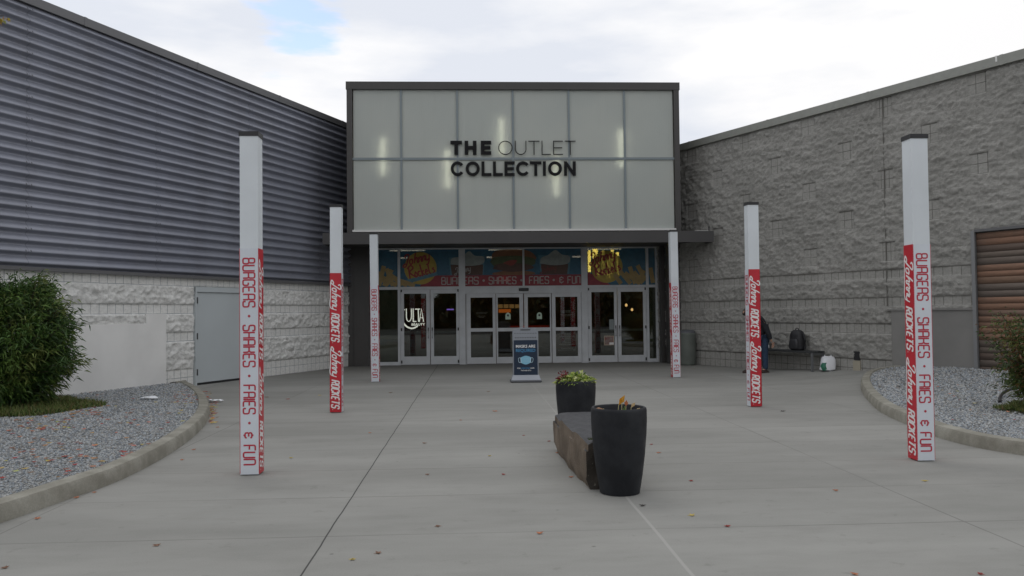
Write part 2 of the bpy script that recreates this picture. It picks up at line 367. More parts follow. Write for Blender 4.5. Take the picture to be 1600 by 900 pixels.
GL = { # unit height, width 0.5; (points, closed)
 'B': [([(0,0),(.5,0),(.5,.5),(0,.5)],C), ([(0,.5),(.43,.5),(.43,1),(0,1)],C)],
 'U': [([(0,1),(0,0),(.5,0),(.5,1)],0)], 'R': [([(0,0),(0,1),(.5,1),(.5,.56),(.42,.48),(.5,.40),(.5,0)],0), ([(0,.47),(.42,.47)],0)],
 'G': [([(.5,.8),(.5,1),(0,1),(0,0),(.5,0),(.5,.45),(.25,.45)],0)], 'E': [([(.5,1),(0,1),(0,0),(.5,0)],0), ([(0,.5),(.4,.5)],0)],
 'S': [([(.5,.78),(.5,1),(0,1),(0,.52),(.5,.48),(.5,0),(0,0),(0,.22)],0)], 'H': [([(0,0),(0,1)],0),([(.5,0),(.5,1)],0),([(0,.5),(.5,.5)],0)],
 'A': [([(0,0),(0,1),(.5,1),(.5,0)],0),([(0,.45),(.5,.45)],0)], 'K': [([(0,0),(0,1)],0),([(.5,1),(.5,.62),(.38,.5),(.5,.38),(.5,0)],0),([(0,.5),(.38,.5)],0)],
 'F': [([(.5,1),(0,1),(0,0)],0),([(0,.5),(.4,.5)],0)], 'I': [([(0,0),(0,1)],0)], 'N': [([(0,0),(0,1),(.5,1),(.5,0)],0)],
 '&': [([(.5,.7),(.42,.84),(.04,.84),(.04,.52),(.36,.52)],0),([(.04,.5),(.04,.16),(.42,.16),(.5,.32)],0),([(.25,.84),(.25,1)],0),([(.25,.16),(.25,0)],0)],
 'O': [([(0,0),(.5,0),(.5,1),(0,1)],C)], 'C': [([(.5,.72),(.5,1),(0,1),(0,0),(.5,0),(.5,.28)],0)], 'T': [([(0,1),(.5,1)],0),([(.25,1),(.25,0)],0)],
}
RK = dict(GL); RK['R'] = [([(0,0),(0,1),(.5,1),(.5,.5),(0,.5)],0),([(.22,.5),(.5,0)],0)]; RK['K'] = [([(0,0),(0,1)],0),([(.42,1),(.05,.48)],0),([(.16,.58),(.42,0)],0)]; RK['E'] = [([(.46,1),(0,1),(0,0),(.46,0)],0),([(0,.5),(.4,.5)],0)]; RK['T'] = [([(-.06,1),(.5,1)],0),([(.22,1),(.22,0)],0)]
def text_strokes(mb, s, x, y, h, wid, gap, sw, table=GL, shear=0.0, r=0.12, z=0.0):
    """draws s starting at x with letter height h, letter width wid; returns the end x"""
    for ch in s:
        if ch == ' ': x += wid*0.7; continue
        if ch == '.': disc(mb, (x+gap, y+h*0.5), sw*1.15, z=z+0.001); x += gap*2+sw; continue
        wch = 0.0 if ch == 'I' else wid
        for pts, cl in table[ch]:
            P = [(p[0]/0.5*wch, p[1]*h) for p in pts]; P = fillet(P, r*h, bool(cl)); P = [Vector((x+p.x+shear*p.y, y+p.y)) for p in P]
            ribbon(mb, P, sw, z)
        x += wch+gap
    return x
JOHNNY = [ # script, x-height 0.42; the first stroke is the J with its long underline
 ([(.10,.62),(.02,.80),(.10,.98),(.26,1.0),(.34,.84),(.27,.5),(.17,.15),(.05,-.10),(-.10,-.16),(-.16,-.02),(-.04,.12),(.10,.10)], 1.0),
 ([(-.12,-.12),(.02,-.27),(.35,-.30),(.8,-.30),(1.25,-.34),(1.62,-.42),(1.82,-.34),(1.90,-.05),(1.92,.42)], .75),
 ([(.52,.40),(.40,.34),(.38,.12),(.46,.0),(.58,.06),(.60,.28),(.52,.40),(.66,.34)], 1.0),
 ([(.74,.0),(.80,.5),(.88,.98)], 1.0), ([(.79,.22),(.90,.42),(.98,.38),(.97,.12),(1.02,.0),(1.08,.04)], .95),
 ([(1.10,.42),(1.10,.0)], 1.0), ([(1.11,.22),(1.22,.42),(1.30,.38),(1.29,.12),(1.34,.0),(1.38,.04)], .95),
 ([(1.40,.42),(1.40,.0)], 1.0), ([(1.41,.22),(1.52,.42),(1.60,.38),(1.59,.12),(1.63,.0)], .95),
 ([(1.68,.42),(1.67,.12),(1.76,.0),(1.90,.10)], 1.0)]
JOHNNY = [([(a, (0.5+(b-0.5)*0.7 if b > 0.5 else (b*0.55 if b < -0.1 else b))) for a, b in P_], k_) for P_, k_ in JOHNNY]
def johnny(mb, x, y, h, sw, sx=1.0, shear=0.28, z=0.0, swash=True):
    for i, (pts, k) in enumerate(JOHNNY):
        if i == 1 and not swash: continue
        P = smooth_line(pts, 5); ribbon(mb, [Vector((x+(p.x*sx+shear*p.y)*h, y+p.y*h)) for p in P], sw*k, z)
# font text -> mesh
def font_mesh(txt, size, align='CENTER', bold=0.0, sx=1.0):
    c = bpy.data.curves.new('t', 'FONT'); c.body = txt; c.size = size; c.align_x = align; c.offset = bold; c.resolution_u = 3
    o = bpy.data.objects.new('t', c); COL.objects.link(o); dg = bpy.context.evaluated_depsgraph_get(); me = bpy.data.meshes.new_from_object(o.evaluated_get(dg))
    V = [(v.co.x*sx, v.co.y, 0) for v in me.vertices]; F = [tuple(p.vertices) for p in me.polygons]
    bpy.data.objects.remove(o); bpy.data.curves.remove(c); bpy.data.meshes.remove(me); return V, F
def add_font(mb, txt, x, y, size, z=0.0, **k):
    V, F = font_mesh(txt, size, **k); mb.add([(a+x, b+y, z) for a, b, _ in V], F)
def grid_faces(nu, nv):
    i = np.arange(nu-1)[:, None]; j = np.arange(nv-1)[None, :]; a = i*nv+j
    return np.stack([a, a+nv, a+nv+1, a+1], -1).reshape(-1, 4)

M_conc = concrete_mat()
M_white = mat('white_paint', (0.66, 0.70, 0.73), 0.42, var=0.05, vscale=1.5, bump=0.03)
M_wrapw = mat('white_vinyl', (0.64, 0.68, 0.73), 0.38, var=0.04, vscale=2)
M_red = mat('red_vinyl', (0.50, 0.018, 0.032), 0.38, var=0.06, vscale=3)
M_redtx = mat('dark_red_print', (0.46, 0.03, 0.055), 0.45)
M_wtx = mat('white_print', (0.78, 0.76, 0.75), 0.45)
M_black = mat('black_metal', (0.02, 0.02, 0.022), 0.45)
M_brown = mat('bronze_metal', (0.050, 0.047, 0.045), 0.42, var=0.06, vscale=2, bump=0.02)
M_canopy = mat('charcoal_metal', (0.052, 0.050, 0.050), 0.45, var=0.05, vscale=1.5)
M_alu = mat('grey_aluminium', (0.53, 0.55, 0.57), 0.42, metal=0.0, var=0.06, vscale=4)
M_mull = mat('blue_grey_aluminium', (0.20, 0.235, 0.25), 0.45, metal=0.2)
M_flash = mat('white_flashing', (0.72, 0.72, 0.70), 0.5)
M_sideg = None
M_trimd = mat('roof_trim_dark', (0.14, 0.14, 0.145), 0.5, metal=0.2)
M_cap = mat('parapet_cap', (0.27, 0.275, 0.25), 0.5, metal=0.2, var=0.05)
M_blkL = block_mat('white_painted_block', (0.74, 0.74, 0.715), (0.81, 0.805, 0.78), (0.30, 0.33, 0.35))
M_blkR = block_mat('grey_painted_block', (0.305, 0.30, 0.278), (0.37, 0.362, 0.338), (0.085, 0.08, 0.072))
M_plL = mat('white_plaster', (0.77, 0.765, 0.745), 0.8, var=0.05, vscale=1.5, bump=0.1, bscale=90)
M_plR = mat('grey_plaster', (0.215, 0.21, 0.20), 0.8, var=0.09, vscale=1.4, bump=0.15, bscale=90)
M_doorm = mat('painted_steel_door', (0.49, 0.53, 0.545), 0.45, var=0.03, vscale=1)
M_hinge = mat('hinge_steel', (0.12, 0.12, 0.12), 0.4, metal=0.6)
M_glass = glass_mat('door_glass', (0.50, 0.51, 0.48), 0.05)
M_glass2 = glass_mat('clerestory_glass', (0.72, 0.75, 0.75), 0.01)
M_poly = translucent_mat()
M_lamp = mat('tube_lamp_glow', (1, 1, 1), 0.5, emit=(1.0, 0.93, 0.80), estr=13)
M_bed = gravel_mat()
M_kerb = None

# ------------------------------------------------------------------ ground
def sstep(a, b, x): t = np.clip((x-a)/(b-a), 0, 1); return t*t*(3-2*t)
def zg(x, y): return float(0.085*np.clip(x-7.1, 0, 3.5)*sstep(11.5, 17, y))
def gz(u, v, dz=0.0):
    z = 0.0
    for _ in range(12): p = gp(u, v, z+dz); z = zg(p.x, p.y)
    return gp(u, v, z+dz)
xs = np.concatenate([[-600, -200, -80, -40], np.arange(-20, 21, 0.5), [40, 80, 200, 600]]); ys = np.concatenate([np.arange(-9, 36, 0.5), [60, 120, 400, 900]])
XX, YY = np.meshgrid(xs, ys, indexing='ij'); ZZ = 0.085*np.clip(XX-7.1, 0, 3.5)*sstep(11.5, 17, YY)
o = np_mesh('ground', np.stack([XX, YY, ZZ], -1).reshape(-1, 3), grid_faces(len(xs), len(ys)), M_conc, smooth=True); tag(o, kind='structure')
M_asph = mat('asphalt', (0.05, 0.05, 0.052), 0.9, var=0.25, vscale=1.2, bump=0.3, bscale=120)
MB().add([(-600, -600, -0.12), (600, -600, -0.12), (600, -9, -0.12), (-600, -9, -0.12)], [(0, 1, 2, 3)]).add([(-600, -9, -0.12), (600, -9, -0.12), (600, -9, 0), (-600, -9, 0)], [(0, 1, 2, 3)]).build('road', M_asph)['kind'] = 'structure'

# ------------------------------------------------------------------ left wing
LA = gp(480, 580.5); LD = ray(1266, 483.1); LD = Vector((LD.x, LD.y, 0)).normalized()      # a point on the wall foot and its direction (away)
LN = Vector((LD.y, -LD.x, 0))                                                                # faces the plaza
def wall_s(A, D, N, u, v=500):
    """metres along a wall seen at picture column u, and the height of row v there"""
    d = ray(u, v); t = (A.dot(N))/(Vector((d.x, d.y, 0)).dot(N)); p = Vector((d.x*t, d.y*t, EYE+d.z*t)); return (p-A).dot(D), p.z
Ls = lambda u, v=500: wall_s(LA, LD, LN, u, v)
RA = gp(1167, 575.6); RD = ray(91, 495.4); RD = Vector((RD.x, RD.y, 0)).normalized(); RN = Vector((-RD.y, RD.x, 0))
Rs = lambda u, v=500: wall_s(RA, RD, RN, u, v)
s_endL = (24.9-LA.y)/LD.y; s_endR = (24.9-RA.y)/RD.y
SMOOTH_ROWS = {0, 1, 5, 8, 11}
cross_cols = []
_c0 = Rs(1125)[0]; _c1 = Rs(1326)[0]; STEP = (_c0-_c1)/4.0
def cross_smooth(s, z):
    k = round((_c0-s)/STEP)
    if k < -1 or k > 9: return False
    if abs((_c0-s)-k*STEP) > 0.2: return False
    for zc in ((5.2, 3.6, 6.8) if k % 2 == 0 else (6.0, 4.4, 2.8)):
        if abs(z-zc) <= 0.2: return True
    return False
def block_wall(name, A, D, N, s0, s1, z0, z1, m, parent, amp, res, hole=None, crosses=False, label=None):
    ns = int((s1-s0)/res)+1; nz = int((z1-z0)/res)+1; S = np.linspace(s0, s1, ns); Z = np.linspace(z0, z1, nz)
    V = np.zeros((ns, nz, 3), dtype=np.float32); UV = np.zeros((ns, nz, 2), dtype=np.float32); AT = np.zeros((ns, nz), dtype=np.float32)
    fr = mnoise.fractal
    for i, s in enumerate(S):
        for j, z in enumerate(Z):
            row = int(z/0.2+1e-4); so_ = s+(0.2 if row % 2 else 0); sm = row in SMOOTH_ROWS
            if crosses and not sm and z > 2.4: sm = cross_smooth(s, z)
            h = 0.0
            if not sm:
                fz = (z/0.2) % 1; fs = (so_/0.4) % 1
                edge = min(1, min(fz, 1-fz)/0.16)*min(1, min(fs, 1-fs)/0.07)
                b = mnoise.cell(Vector((math.floor(so_/0.4)*1.7, row*2.3, 1.1)))
                n1 = fr(Vector((s*5.5, z*8.0, 0.3+A.x)), 0.42, 2.1, 6)
                n2 = mnoise.turbulence(Vector((s*11, z*15, 4.0)), 4, False)
                h = amp*(0.45+0.55*edge)*(0.55+0.4*b*0.6+0.75*n1+0.45*n2)
                h = max(0.0, h)*(1.0)
            if hole and hole(s, z): h = -0.03 if hole(s, z) == 2 else 0.0
            p = A+D*s+N*h; V[i, j] = (p.x, p.y, z); UV[i, j] = (s, z); AT[i, j] = 1.0 if sm else 0.0
    F = grid_faces(ns, nz)
    if (D.cross(Vector((0, 0, 1)))).dot(N) < 0: F = F[:, ::-1]
    return np_mesh(name, V.reshape(-1, 3), F, m, parent, uv=UV.reshape(-1, 2), attr=AT.reshape(-1), smooth=True)
def wslab(mb, A, D, N, s0, s1, z0, z1, h0, h1):
    """box on a wall: s along, z up, h outwards"""
    P = [A+D*s+N*h for (s, h) in ((s0, h0), (s1, h0), (s1, h1), (s0, h1))]
    P = [(p.x, p.y) for p in P]
    ar = sum(P[i][0]*P[(i+1) % 4][1]-P[(i+1) % 4][0]*P[i][1] for i in range(4))
    if ar < 0: P = P[::-1]
    mb.prism(P, z0, z1); return mb
LW = empty('metal_clad_wing', LA, 'left wing of the mall, corrugated grey metal above white painted block', 'building')
sL0 = Ls(0)[0]-4.5; ztopL = Ls(300, 97.5)[1]; zmet = 2.42
sdoor0, sdoor1 = Ls(304)[0], Ls(378)[0]
sp0, sp1, sp2 = Ls(0)[0]-4, Ls(226)[0], Ls(257)[0]
def holeL(s, z):
    if sdoor0-0.02 < s < sdoor1+0.02 and z < 2.22: return 2
    if s < sp2 and z < 1.66 and (s < sp1 or True) and (z < 1.42 or s > sp1): return 1
    return 0
block_wall('block_wall', LA, LD, LN, sL0, s_endL, -0.05, 2.44, M_blkL, LW, 0.046, 0.03, holeL)
wslab(MB(), LA, LD, LN, sL0, s_endL, -0.3, ztopL-0.1, -0.45, -0.05).build('wall_core', M_plL, LW)
mb = MB(); wslab(mb, LA, LD, LN, sL0, sp1, -0.1, 1.40, -0.02, 0.045); wslab(mb, LA, LD, LN, sp1, sp2, -0.1, 1.60, -0.02, 0.043); mb.build('plaster_patch', M_plL, LW)
# corrugated cladding
k = NT('siding_metal', 0.42); k.b.inputs['Metallic'].default_value = 0.2
vd = k.n('ShaderNodeVectorMath', operation='DOT_PRODUCT'); k.l(k.pos, vd.inputs[0]); vd.inputs[1].default_value = LD; sd = vd.outputs['Value']; X_, Y_, Z_ = k.xyz()
q_ = k.math('DIVIDE', sd, 3.05); wv = k.n('ShaderNodeTexWhiteNoise', noise_dimensions='1D'); k.l(k.math('FLOOR', q_), wv.inputs['W'])
c_ = k.mix(k.math('MULTIPLY', wv.outputs['Value'], 0.8), (0.235, 0.248, 0.30), (0.275, 0.288, 0.34))
c_ = k.mix(k.rng(k.noise(1.3, 6, 0.6, stretch=(1, 1, 0.5)), 0.4, 0.75, 0, 0.4), c_, (0.16, 0.16, 0.18))
c_ = k.mix(k.rng(k.noise(7, 5, 0.6, stretch=(1, 1, 0.12)), 0.55, 0.8, 0, 0.35), c_, (0.28, 0.28, 0.30))
ab = k.math('MULTIPLY', k.math('ABSOLUTE', k.math('SUBTRACT', k.math('FRACT', q_), 0.5)), 3.05)
c_ = k.mix(k.rng(ab, 0.004, 0.012, 0.45, 0), c_, (0.07, 0.07, 0.08))
dz = k.math('ABSOLUTE', k.math('SUBTRACT', k.math('FRACT', k.math('DIVIDE', k.math('SUBTRACT', Z_, zmet+0.1), (ztopL-0.14-zmet)/12)), 0.5)); dot_ = k.math('MULTIPLY', k.rng(k.math('ABSOLUTE', k.math('SUBTRACT', ab, 0.05)), 0.010, 0.016, 1, 0), k.rng(dz, 0.035, 0.05, 1, 0))
c_ = k.mix(k.math('MULTIPLY', dot_, 0.8), c_, (0.04, 0.04, 0.045)); k.put(k.b.inputs['Base Color'], c_); k.bump(k.noise(0.9, 3), 0.25, 0.02); M_sideg = k.m
nP = 24; pitch_ = (ztopL-0.14-zmet)/nP; prof = []
for i in range(nP):
    for t, h_ in ((0.0, .018), (.07, .014), (.14, .016), (.21, .028), (.28, .054), (.34, .078), (.39, .092), (.46, .096), (.56, .086), (.68, .071), (.80, .053), (.88, .038), (.95, .025)):
        prof.append((h_, zmet+(i+t)*pitch_))
prof.append((0.018, zmet+nP*pitch_)); S_ = np.linspace(sL0, s_endL, 90); V = []
for s in S_:
    for (h, z) in prof:
        p = LA+LD*s+LN*(h+0.003*mnoise.noise(Vector((s*0.9, z*1.5, 2)))); V.append((p.x, p.y, z+0.006*mnoise.noise(Vector((s*0.35, 0, z*0.7)))))
F = grid_faces(len(S_), len(prof))
clad = np_mesh('corrugated_cladding', V, F if LD.cross(Vector((0, 0, 1))).dot(LN) > 0 else F[:, ::-1], M_sideg, LW, smooth=True)
mb = MB(); wslab(mb, LA, LD, LN, sL0, s_endL, zmet-0.05, zmet+0.015, 0.0, 0.10); mb.build('base_flashing', M_trimd, LW)
mb = MB(); wslab(mb, LA, LD, LN, sL0, s_endL, ztopL-0.16, ztopL, -0.5, 0.11)
for s in np.arange(sL0, s_endL-0.3, 3.05): wslab(MB(), LA, LD, LN, s, s+0.06, ztopL-0.165, ztopL+0.006, -0.4, 0.114).build('trim_cover', M_trimd, LW)
mb.build('roof_trim', M_trimd, LW)
DO = wslab(MB(), LA, LD, LN, sdoor0+0.03, sdoor1-0.03, 0.05, 2.07, -0.03, 0.02).build('steel_door', M_doorm, LW)
mb = MB(); wslab(mb, LA, LD, LN, sdoor0-0.02, sdoor0+0.025, 0.0, 2.17, -0.04, 0.05); wslab(mb, LA, LD, LN, sdoor1-0.025, sdoor1+0.02, 0.0, 2.17, -0.04, 0.05); wslab(mb, LA, LD, LN, sdoor0-0.02, sdoor1+0.02, 2.08, 2.19, -0.04, 0.052); mb.build('door_frame', M_doorm, DO)
for z in (0.22, 1.02, 1.82): wslab(MB(), LA, LD, LN, sdoor0+0.012, sdoor0+0.04, z, z+0.14, 0.0, 0.064).build('hinge', M_hinge, DO)
wslab(MB(), LA, LD, LN, sdoor0, sdoor1, 0.0, 0.045, -0.04, 0.03).build('threshold', M_black, DO)

# ------------------------------------------------------------------ right wing
RW = empty('rough_block_wing', RA, 'right wing of the mall, grey split-face concrete block wall with pale metal parapet cap', 'building')
ztopR = Rs(1289, 168)[1]; sR0 = Rs(1600)[0]-3.5
sj = Rs(1388)[0]; s_pa = Rs(1395)[0]; s_pb = Rs(1527)[0]; s_w0 = Rs(1531)[0]
def holeR(s, z):
    if s < s_pa and s > s_pb-0.1 and z < 1.5: return 1
    if s < s_w0: return 1 if z < 3.1 else 0
    return 0
block_wall('block_wall', RA, RD, RN, sR0, s_endR, -0.05, ztopR-0.06, M_blkR, RW, 0.042, 0.032, holeR, True)
wslab(MB(), RA, RD, RN, sR0, s_endR, -0.3, ztopR-0.1, -0.45, -0.06).build('wall_core', M_blkR, RW)
mb = MB(); wslab(mb, RA, RD, RN, sR0, s_endR, ztopR-0.13, ztopR+0.06, -0.5, 0.10); mb.build('parapet_cap', M_cap, RW)
mb = MB()
sc1 = Rs(1563, 100)[0]; wslab(mb, RA, RD, RN, sc1, sc1+0.035, ztopR-0.05, ztopR+0.068, -0.4, 0.104); mb.build('cap_joint', M_flash, RW)
for s in np.arange(sR0+0.7, s_endR, 3.0): wslab(MB(), RA, RD, RN, s, s+0.06, ztopR-0.135, ztopR+0.066, -0.4, 0.103).build('cap_cover', M_cap, RW)
wslab(MB(), RA, RD, RN, s_pb, s_pa, 0.0, 1.50, -0.02, 0.05).build('plaster_patch', M_plR, RW)
mb = MB(); wslab(mb, RA, RD, RN, s_pb, s_pa+0.08, 1.50, 1.535, -0.02, 0.075); mb.build('drip_edge', M_plR, RW)
wslab(MB(), RA, RD, RN, sj-0.005, sj+0.005, 1.6, ztopR-0.14, 0.0, 0.034).build('control_joint', mat('joint_sealant', (0.17, 0.165, 0.15), 0.8), RW)
wslab(MB(), RA, RD, RN, s_w0-0.0, s_w0+0.075, 0.1, Rs(1529, 363)[1]+0.03, -0.02, 0.11).build('corner_post', mat('galvanised_trim', (0.26, 0.265, 0.27), 0.5, metal=0.4), RW)
# slatted timber infill
zt = Rs(1530, 363)[1]; WP = wslab(MB(), RA, RD, RN, sR0, s_w0, zt-0.0, zt+0.05, -0.02, 0.12).build('timber_panel', M_trimd, RW)
def wood_mat():
    k = NT('weathered_cedar', 0.75); at = k.n('ShaderNodeAttribute', attribute_name='tone').outputs['Color']
    g_ = k.noise(6, 7, 0.65, stretch=(1, 1, 12)); g2_ = k.noise(1.6, 4)
    c = k.mix(k.rng(g_, 0.35, 0.7, 0, 0.3), at, (0.06, 0.045, 0.035)); c = k.mix(k.rng(g2_, 0.45, 0.7, 0, 0.5), c, (0.11, 0.085, 0.07))
    k.put(k.b.inputs['Base Color'], c); k.bump(g_, 0.12, 0.003); return k.m
M_wood = wood_mat(); V = []; F = []; T = []; zz = 0.26; i = 0
wcols = [(0.14,.10,.08),(.17,.135,.11),(.22,.135,.09),(.34,.16,.075),(.20,.13,.095),(.26,.15,.10),(.15,.12,.10),(.28,.155,.10)]
while zz < zt-0.02:
    hh = random.choice((0.115, 0.125, 0.135)); z1 = min(zz+hh, zt-0.005); out_ = 0.055+random.uniform(0, 0.006); s = s_w0-0.004
    while s > sR0:
        ln = random.uniform(2.0, 4.5); c = random.choice(wcols); mbx = MB(); wslab(mbx, RA, RD, RN, max(sR0, s-ln), s-0.004, zz, z1-0.0035, -0.01, out_+random.uniform(-.002, .002)); n = len(V)
        V += [tuple(p) for p in mbx.v]; F += [tuple(a+n for a in q) for q in mbx.f]; T += [c]*8; s -= ln
    zz = z1; i += 1
np_mesh('cedar_planks', V, F, M_wood, WP, tone=np.array(T))
wslab(MB(), RA, RD, RN, sR0, s_w0, 0.12, 0.255, -0.02, 0.04).build('void_strip', mat('dark_void', (0.02, 0.02, 0.02), 0.8), WP)  # near-black strip stands in for the void below the planks
# outlet cover near the ground
so1, so0 = Rs(1334)[0], Rs(1343)[0]; zo = zg(9.2, 18.9)
wslab(MB(), RA, RD, RN, so0, so1, zo+0.20, zo+0.40, -0.01, 0.03).build('wall_vent', M_black, RW)
wslab(MB(), RA, RD, RN, so0-0.01, so1+0.02, zo-0.05, zo+0.185, -0.01, 0.035).build('vent_block', mat('tan_block', (0.36, 0.33, 0.26), 0.8), RW)

# ------------------------------------------------------------------ entrance block
YB, YC, YS = 22.6, 22.3, 25.0
EN = empty('entrance_hall', (1.2, YS, 0), 'central mall entrance block with frosted light box sign, charcoal canopy and glass doors', 'building')
xl, xr = fp(542, 200, YB).x, fp(1061, 200, YB).x; ztop = fp(800, 130, YB).z; zbb = fp(800, 361.5, YB).z; xi0, xi1 = fp(551, 250, YB).x, fp(1053.5, 250, YB).x; zi1 = fp(800, 140.5, YB).z
SB = MB().box((xl, YB+0.1, zi1), (xr, 26.5, ztop)).box((xl, YB+0.1, zbb-0.1), (xi0, 26.5, zi1)).box((xi1, YB+0.1, zbb-0.1), (xr, 26.5, zi1)).build('sign_box', M_brown, EN)
mb = MB().box((xl-0.02, YB-0.06, zi1), (xr+0.02, YB+0.1, ztop+0.02)).box((xl, YB-0.05, zbb-0.1), (xi0, YB+0.1, zi1)).box((xi1, YB-0.05, zbb-0.1), (xr, YB+0.1, zi1)); mb.build('box_frame', M_brown, SB)
MB().box((xi0, 23.6, zbb-0.15), (xi1, 23.7, zi1)).box((xi0, YB+0.1, zbb-0.15), (xi1, 23.6, zbb-0.08)).build('back_panel', mat('box_interior', (0.35, 0.35, 0.33), 0.8), SB)
mu = [fp(u, 250, YB).x for u in (627, 715, 802, 889.5, 976.5)]; colx = [xi0]+mu+[xi1]; zm = fp(800, 248, YB).z; zb0 = fp(800, 358.5, YB).z
for i in range(6):
    for (a, b) in ((zb0, zm-0.025), (zm+0.025, zi1)):
        MB().box((colx[i]+0.02, YB+0.02, a), (colx[i+1]-0.02, YB+0.035, b)).build('frosted_panel', M_poly, SB)
mb = MB()
for x in mu: mb.box((x-0.028, YB-0.01, zb0), (x+0.028, YB+0.06, zi1))
mb.box((xi0, YB-0.013, zm-0.032), (xi1, YB+0.05, zm+0.032)); mb.build('panel_mullion', M_mull, SB)
MB().box((xi0, YB-0.11, zb0-0.055), (xi1, YB+0.1, zb0+0.0)).build('white_flashing', M_flash, SB)
# tube lamps inside the box (seen glowing through the panels)
for (u, v0, v1) in ((598.5, 216, 274), (699, 236, 294), (783, 186, 243), (868, 244, 306), (969.5, 204, 262)):
    a = fp(u, v0, YB+0.125); b = fp(u, v1, YB+0.125); MB().tube([(a.x, a.y, b.z), (a.x, a.y, a.z)], 0.03, 10).build('tube_lamp', M_lamp, SB)
# lettering
mb = MB(frame((0, YB-0.045, 0), (1, 0, 0), (0, 0, 1)))
def hx(u): return fp(u, 240, YB-0.1).x
def hz(v): return fp(800, v, YB-0.1).z
def helv(mb, ch, x0, x1, z0, z1, w):
    a, b = x0+w/2, x1-w/2; c, d = z0+w/2, z1-w/2; L = lambda *p: ribbon(mb, [Vector(q) for q in p], w)
    if ch == 'T': L((x0, d), (x1, d)); L(((x0+x1)/2, z1-w*0.6), ((x0+x1)/2, z0))
    elif ch == 'H': L((a, z0), (a, z1)); L((b, z0), (b, z1)); L((a, (c+d)/2), (b, (c+d)/2))
    elif ch == 'E': L((a, z0), (a, z1)); L((a, d), (x1, d)); L((a, c), (x1, c)); L((a, (c+d)/2), (x1-0.02, (c+d)/2))
    elif ch == 'L': L((a, z0), (a, z1)); L((a, c), (x1, c))
    elif ch == 'I': L(((x0+x1)/2, z0), ((x0+x1)/2, z1))
    elif ch == 'N': L((a, z0), (a, z1)); L((b, z0), (b, z1)); L((a, z1-w*0.3), (b, z0+w*0.3))
    elif ch == 'U': L(*([(a, z1)]+[((a+b)/2-(b-a)/2*math.cos(t), c+(b-a)*0.48-(b-a)*0.48*math.sin(t)) for t in np.linspace(0, math.pi, 16)]+[(b, z1)]))
    elif ch in 'OC':
        t0, t1 = (0, 2*math.pi) if ch == 'O' else (math.radians(36), math.radians(324))
        if ch == 'C': b = a+(b-a)*1.07
        L(*[((a+b)/2+(b-a)/2*math.cos(t), (c+d)/2+(d-c)/2*math.sin(t)) for t in np.linspace(t0, t1, 40)])
K = 220/1600; Lx = lambda c: hx(690+c*K)
zT1, zT0, zC1, zC0 = hz(219.2), hz(241.2), hz(251.5), hz(274.3)
for ch, a, b, w in (('T', 100, 232, .1), ('H', 262, 398, .1), ('E', 447, 565, .1), ('O', 645, 808, .022), ('U', 836, 966, .022), ('T', 990, 1116, .022), ('L', 1140, 1245, .022), ('E', 1272, 1382, .022), ('T', 1404, 1528, .022)):
    helv(mb, ch, Lx(a), Lx(b), zT0, zT1, w)
for ch, a, b in (('C', 102, 250), ('O', 272, 432), ('L', 452, 565), ('L', 583, 695), ('E', 714, 830), ('C', 846, 996), ('T', 1003, 1136), ('I', 1155, 1183), ('O', 1210, 1368), ('N', 1392, 1526)):
    helv(mb, ch, Lx(a), Lx(b), zC0, zC1, 0.082)
tmp = MB(); tmp.v = list(mb.v); tmp.f = list(mb.f); n = len(tmp.v)      # give the letters depth: back copy and rims
mb.v += [p+Vector((0, 0.025, 0)) for p in tmp.v]; mb.f += [tuple(i+n for i in reversed(q)) for q in tmp.f]
for q in tmp.f:
    for i in range(4): a, b = q[i], q[(i+1) % 4]; mb.f.append((b, a, a+n, b+n))
mb.build('sign_lettering', mat('black_sign_letter', (0.010, 0.010, 0.011), 0.55, spec=0.15), SB)
# returns beside the box
for (x0, x1, z) in ((xl-1.1, xl+0.05, ztopL-0.05), (xr-0.05, xr+0.78, ztopR+0.02)):
    MB().box((x0, 24.72 if x0 < 0 else 23.95, 0), (x1, 24.95 if x0 < 0 else 24.3, z)).build('side_return', M_brown, EN)
# canopy
cx0, cx1 = fp(504, 370, YC).x, fp(1115.5, 370, YC).x; cz0, cz1 = fp(800, 380, YC).z, fp(800, 362.3, YC).z
CN = MB().box((cx0, YC, cz0), (cx1, YC+0.06, cz1)).box((cx0, YC+0.06, cz0), (cx0+0.06, 24.9, cz1)).box((cx1-0.06, YC+0.06, cz0), (cx1, 23.95, cz1)).box((cx0+0.06, YC+0.06, cz1-0.06), (cx1-0.06, 24.95, cz1-0.02)).build('canopy', M_canopy, EN)
MB().box((cx0+0.06, YC+0.06, cz0+0.09), (cx1-0.06, 24.93, cz0+0.13)).build('soffit', mat('soffit_panel', (0.05, 0.048, 0.045), 0.6), CN)
MB().box((cx1-0.12, YC+0.1, cz1), (cx1-0.09, YC+0.13, cz1+0.13)).build('canopy_upstand', M_canopy, CN)
MB().box((cx1-0.5, YC+0.1, cz1), (cx1-0.12, YC+0.13, cz1+0.02)).build('canopy_upstand', M_flash, CN)
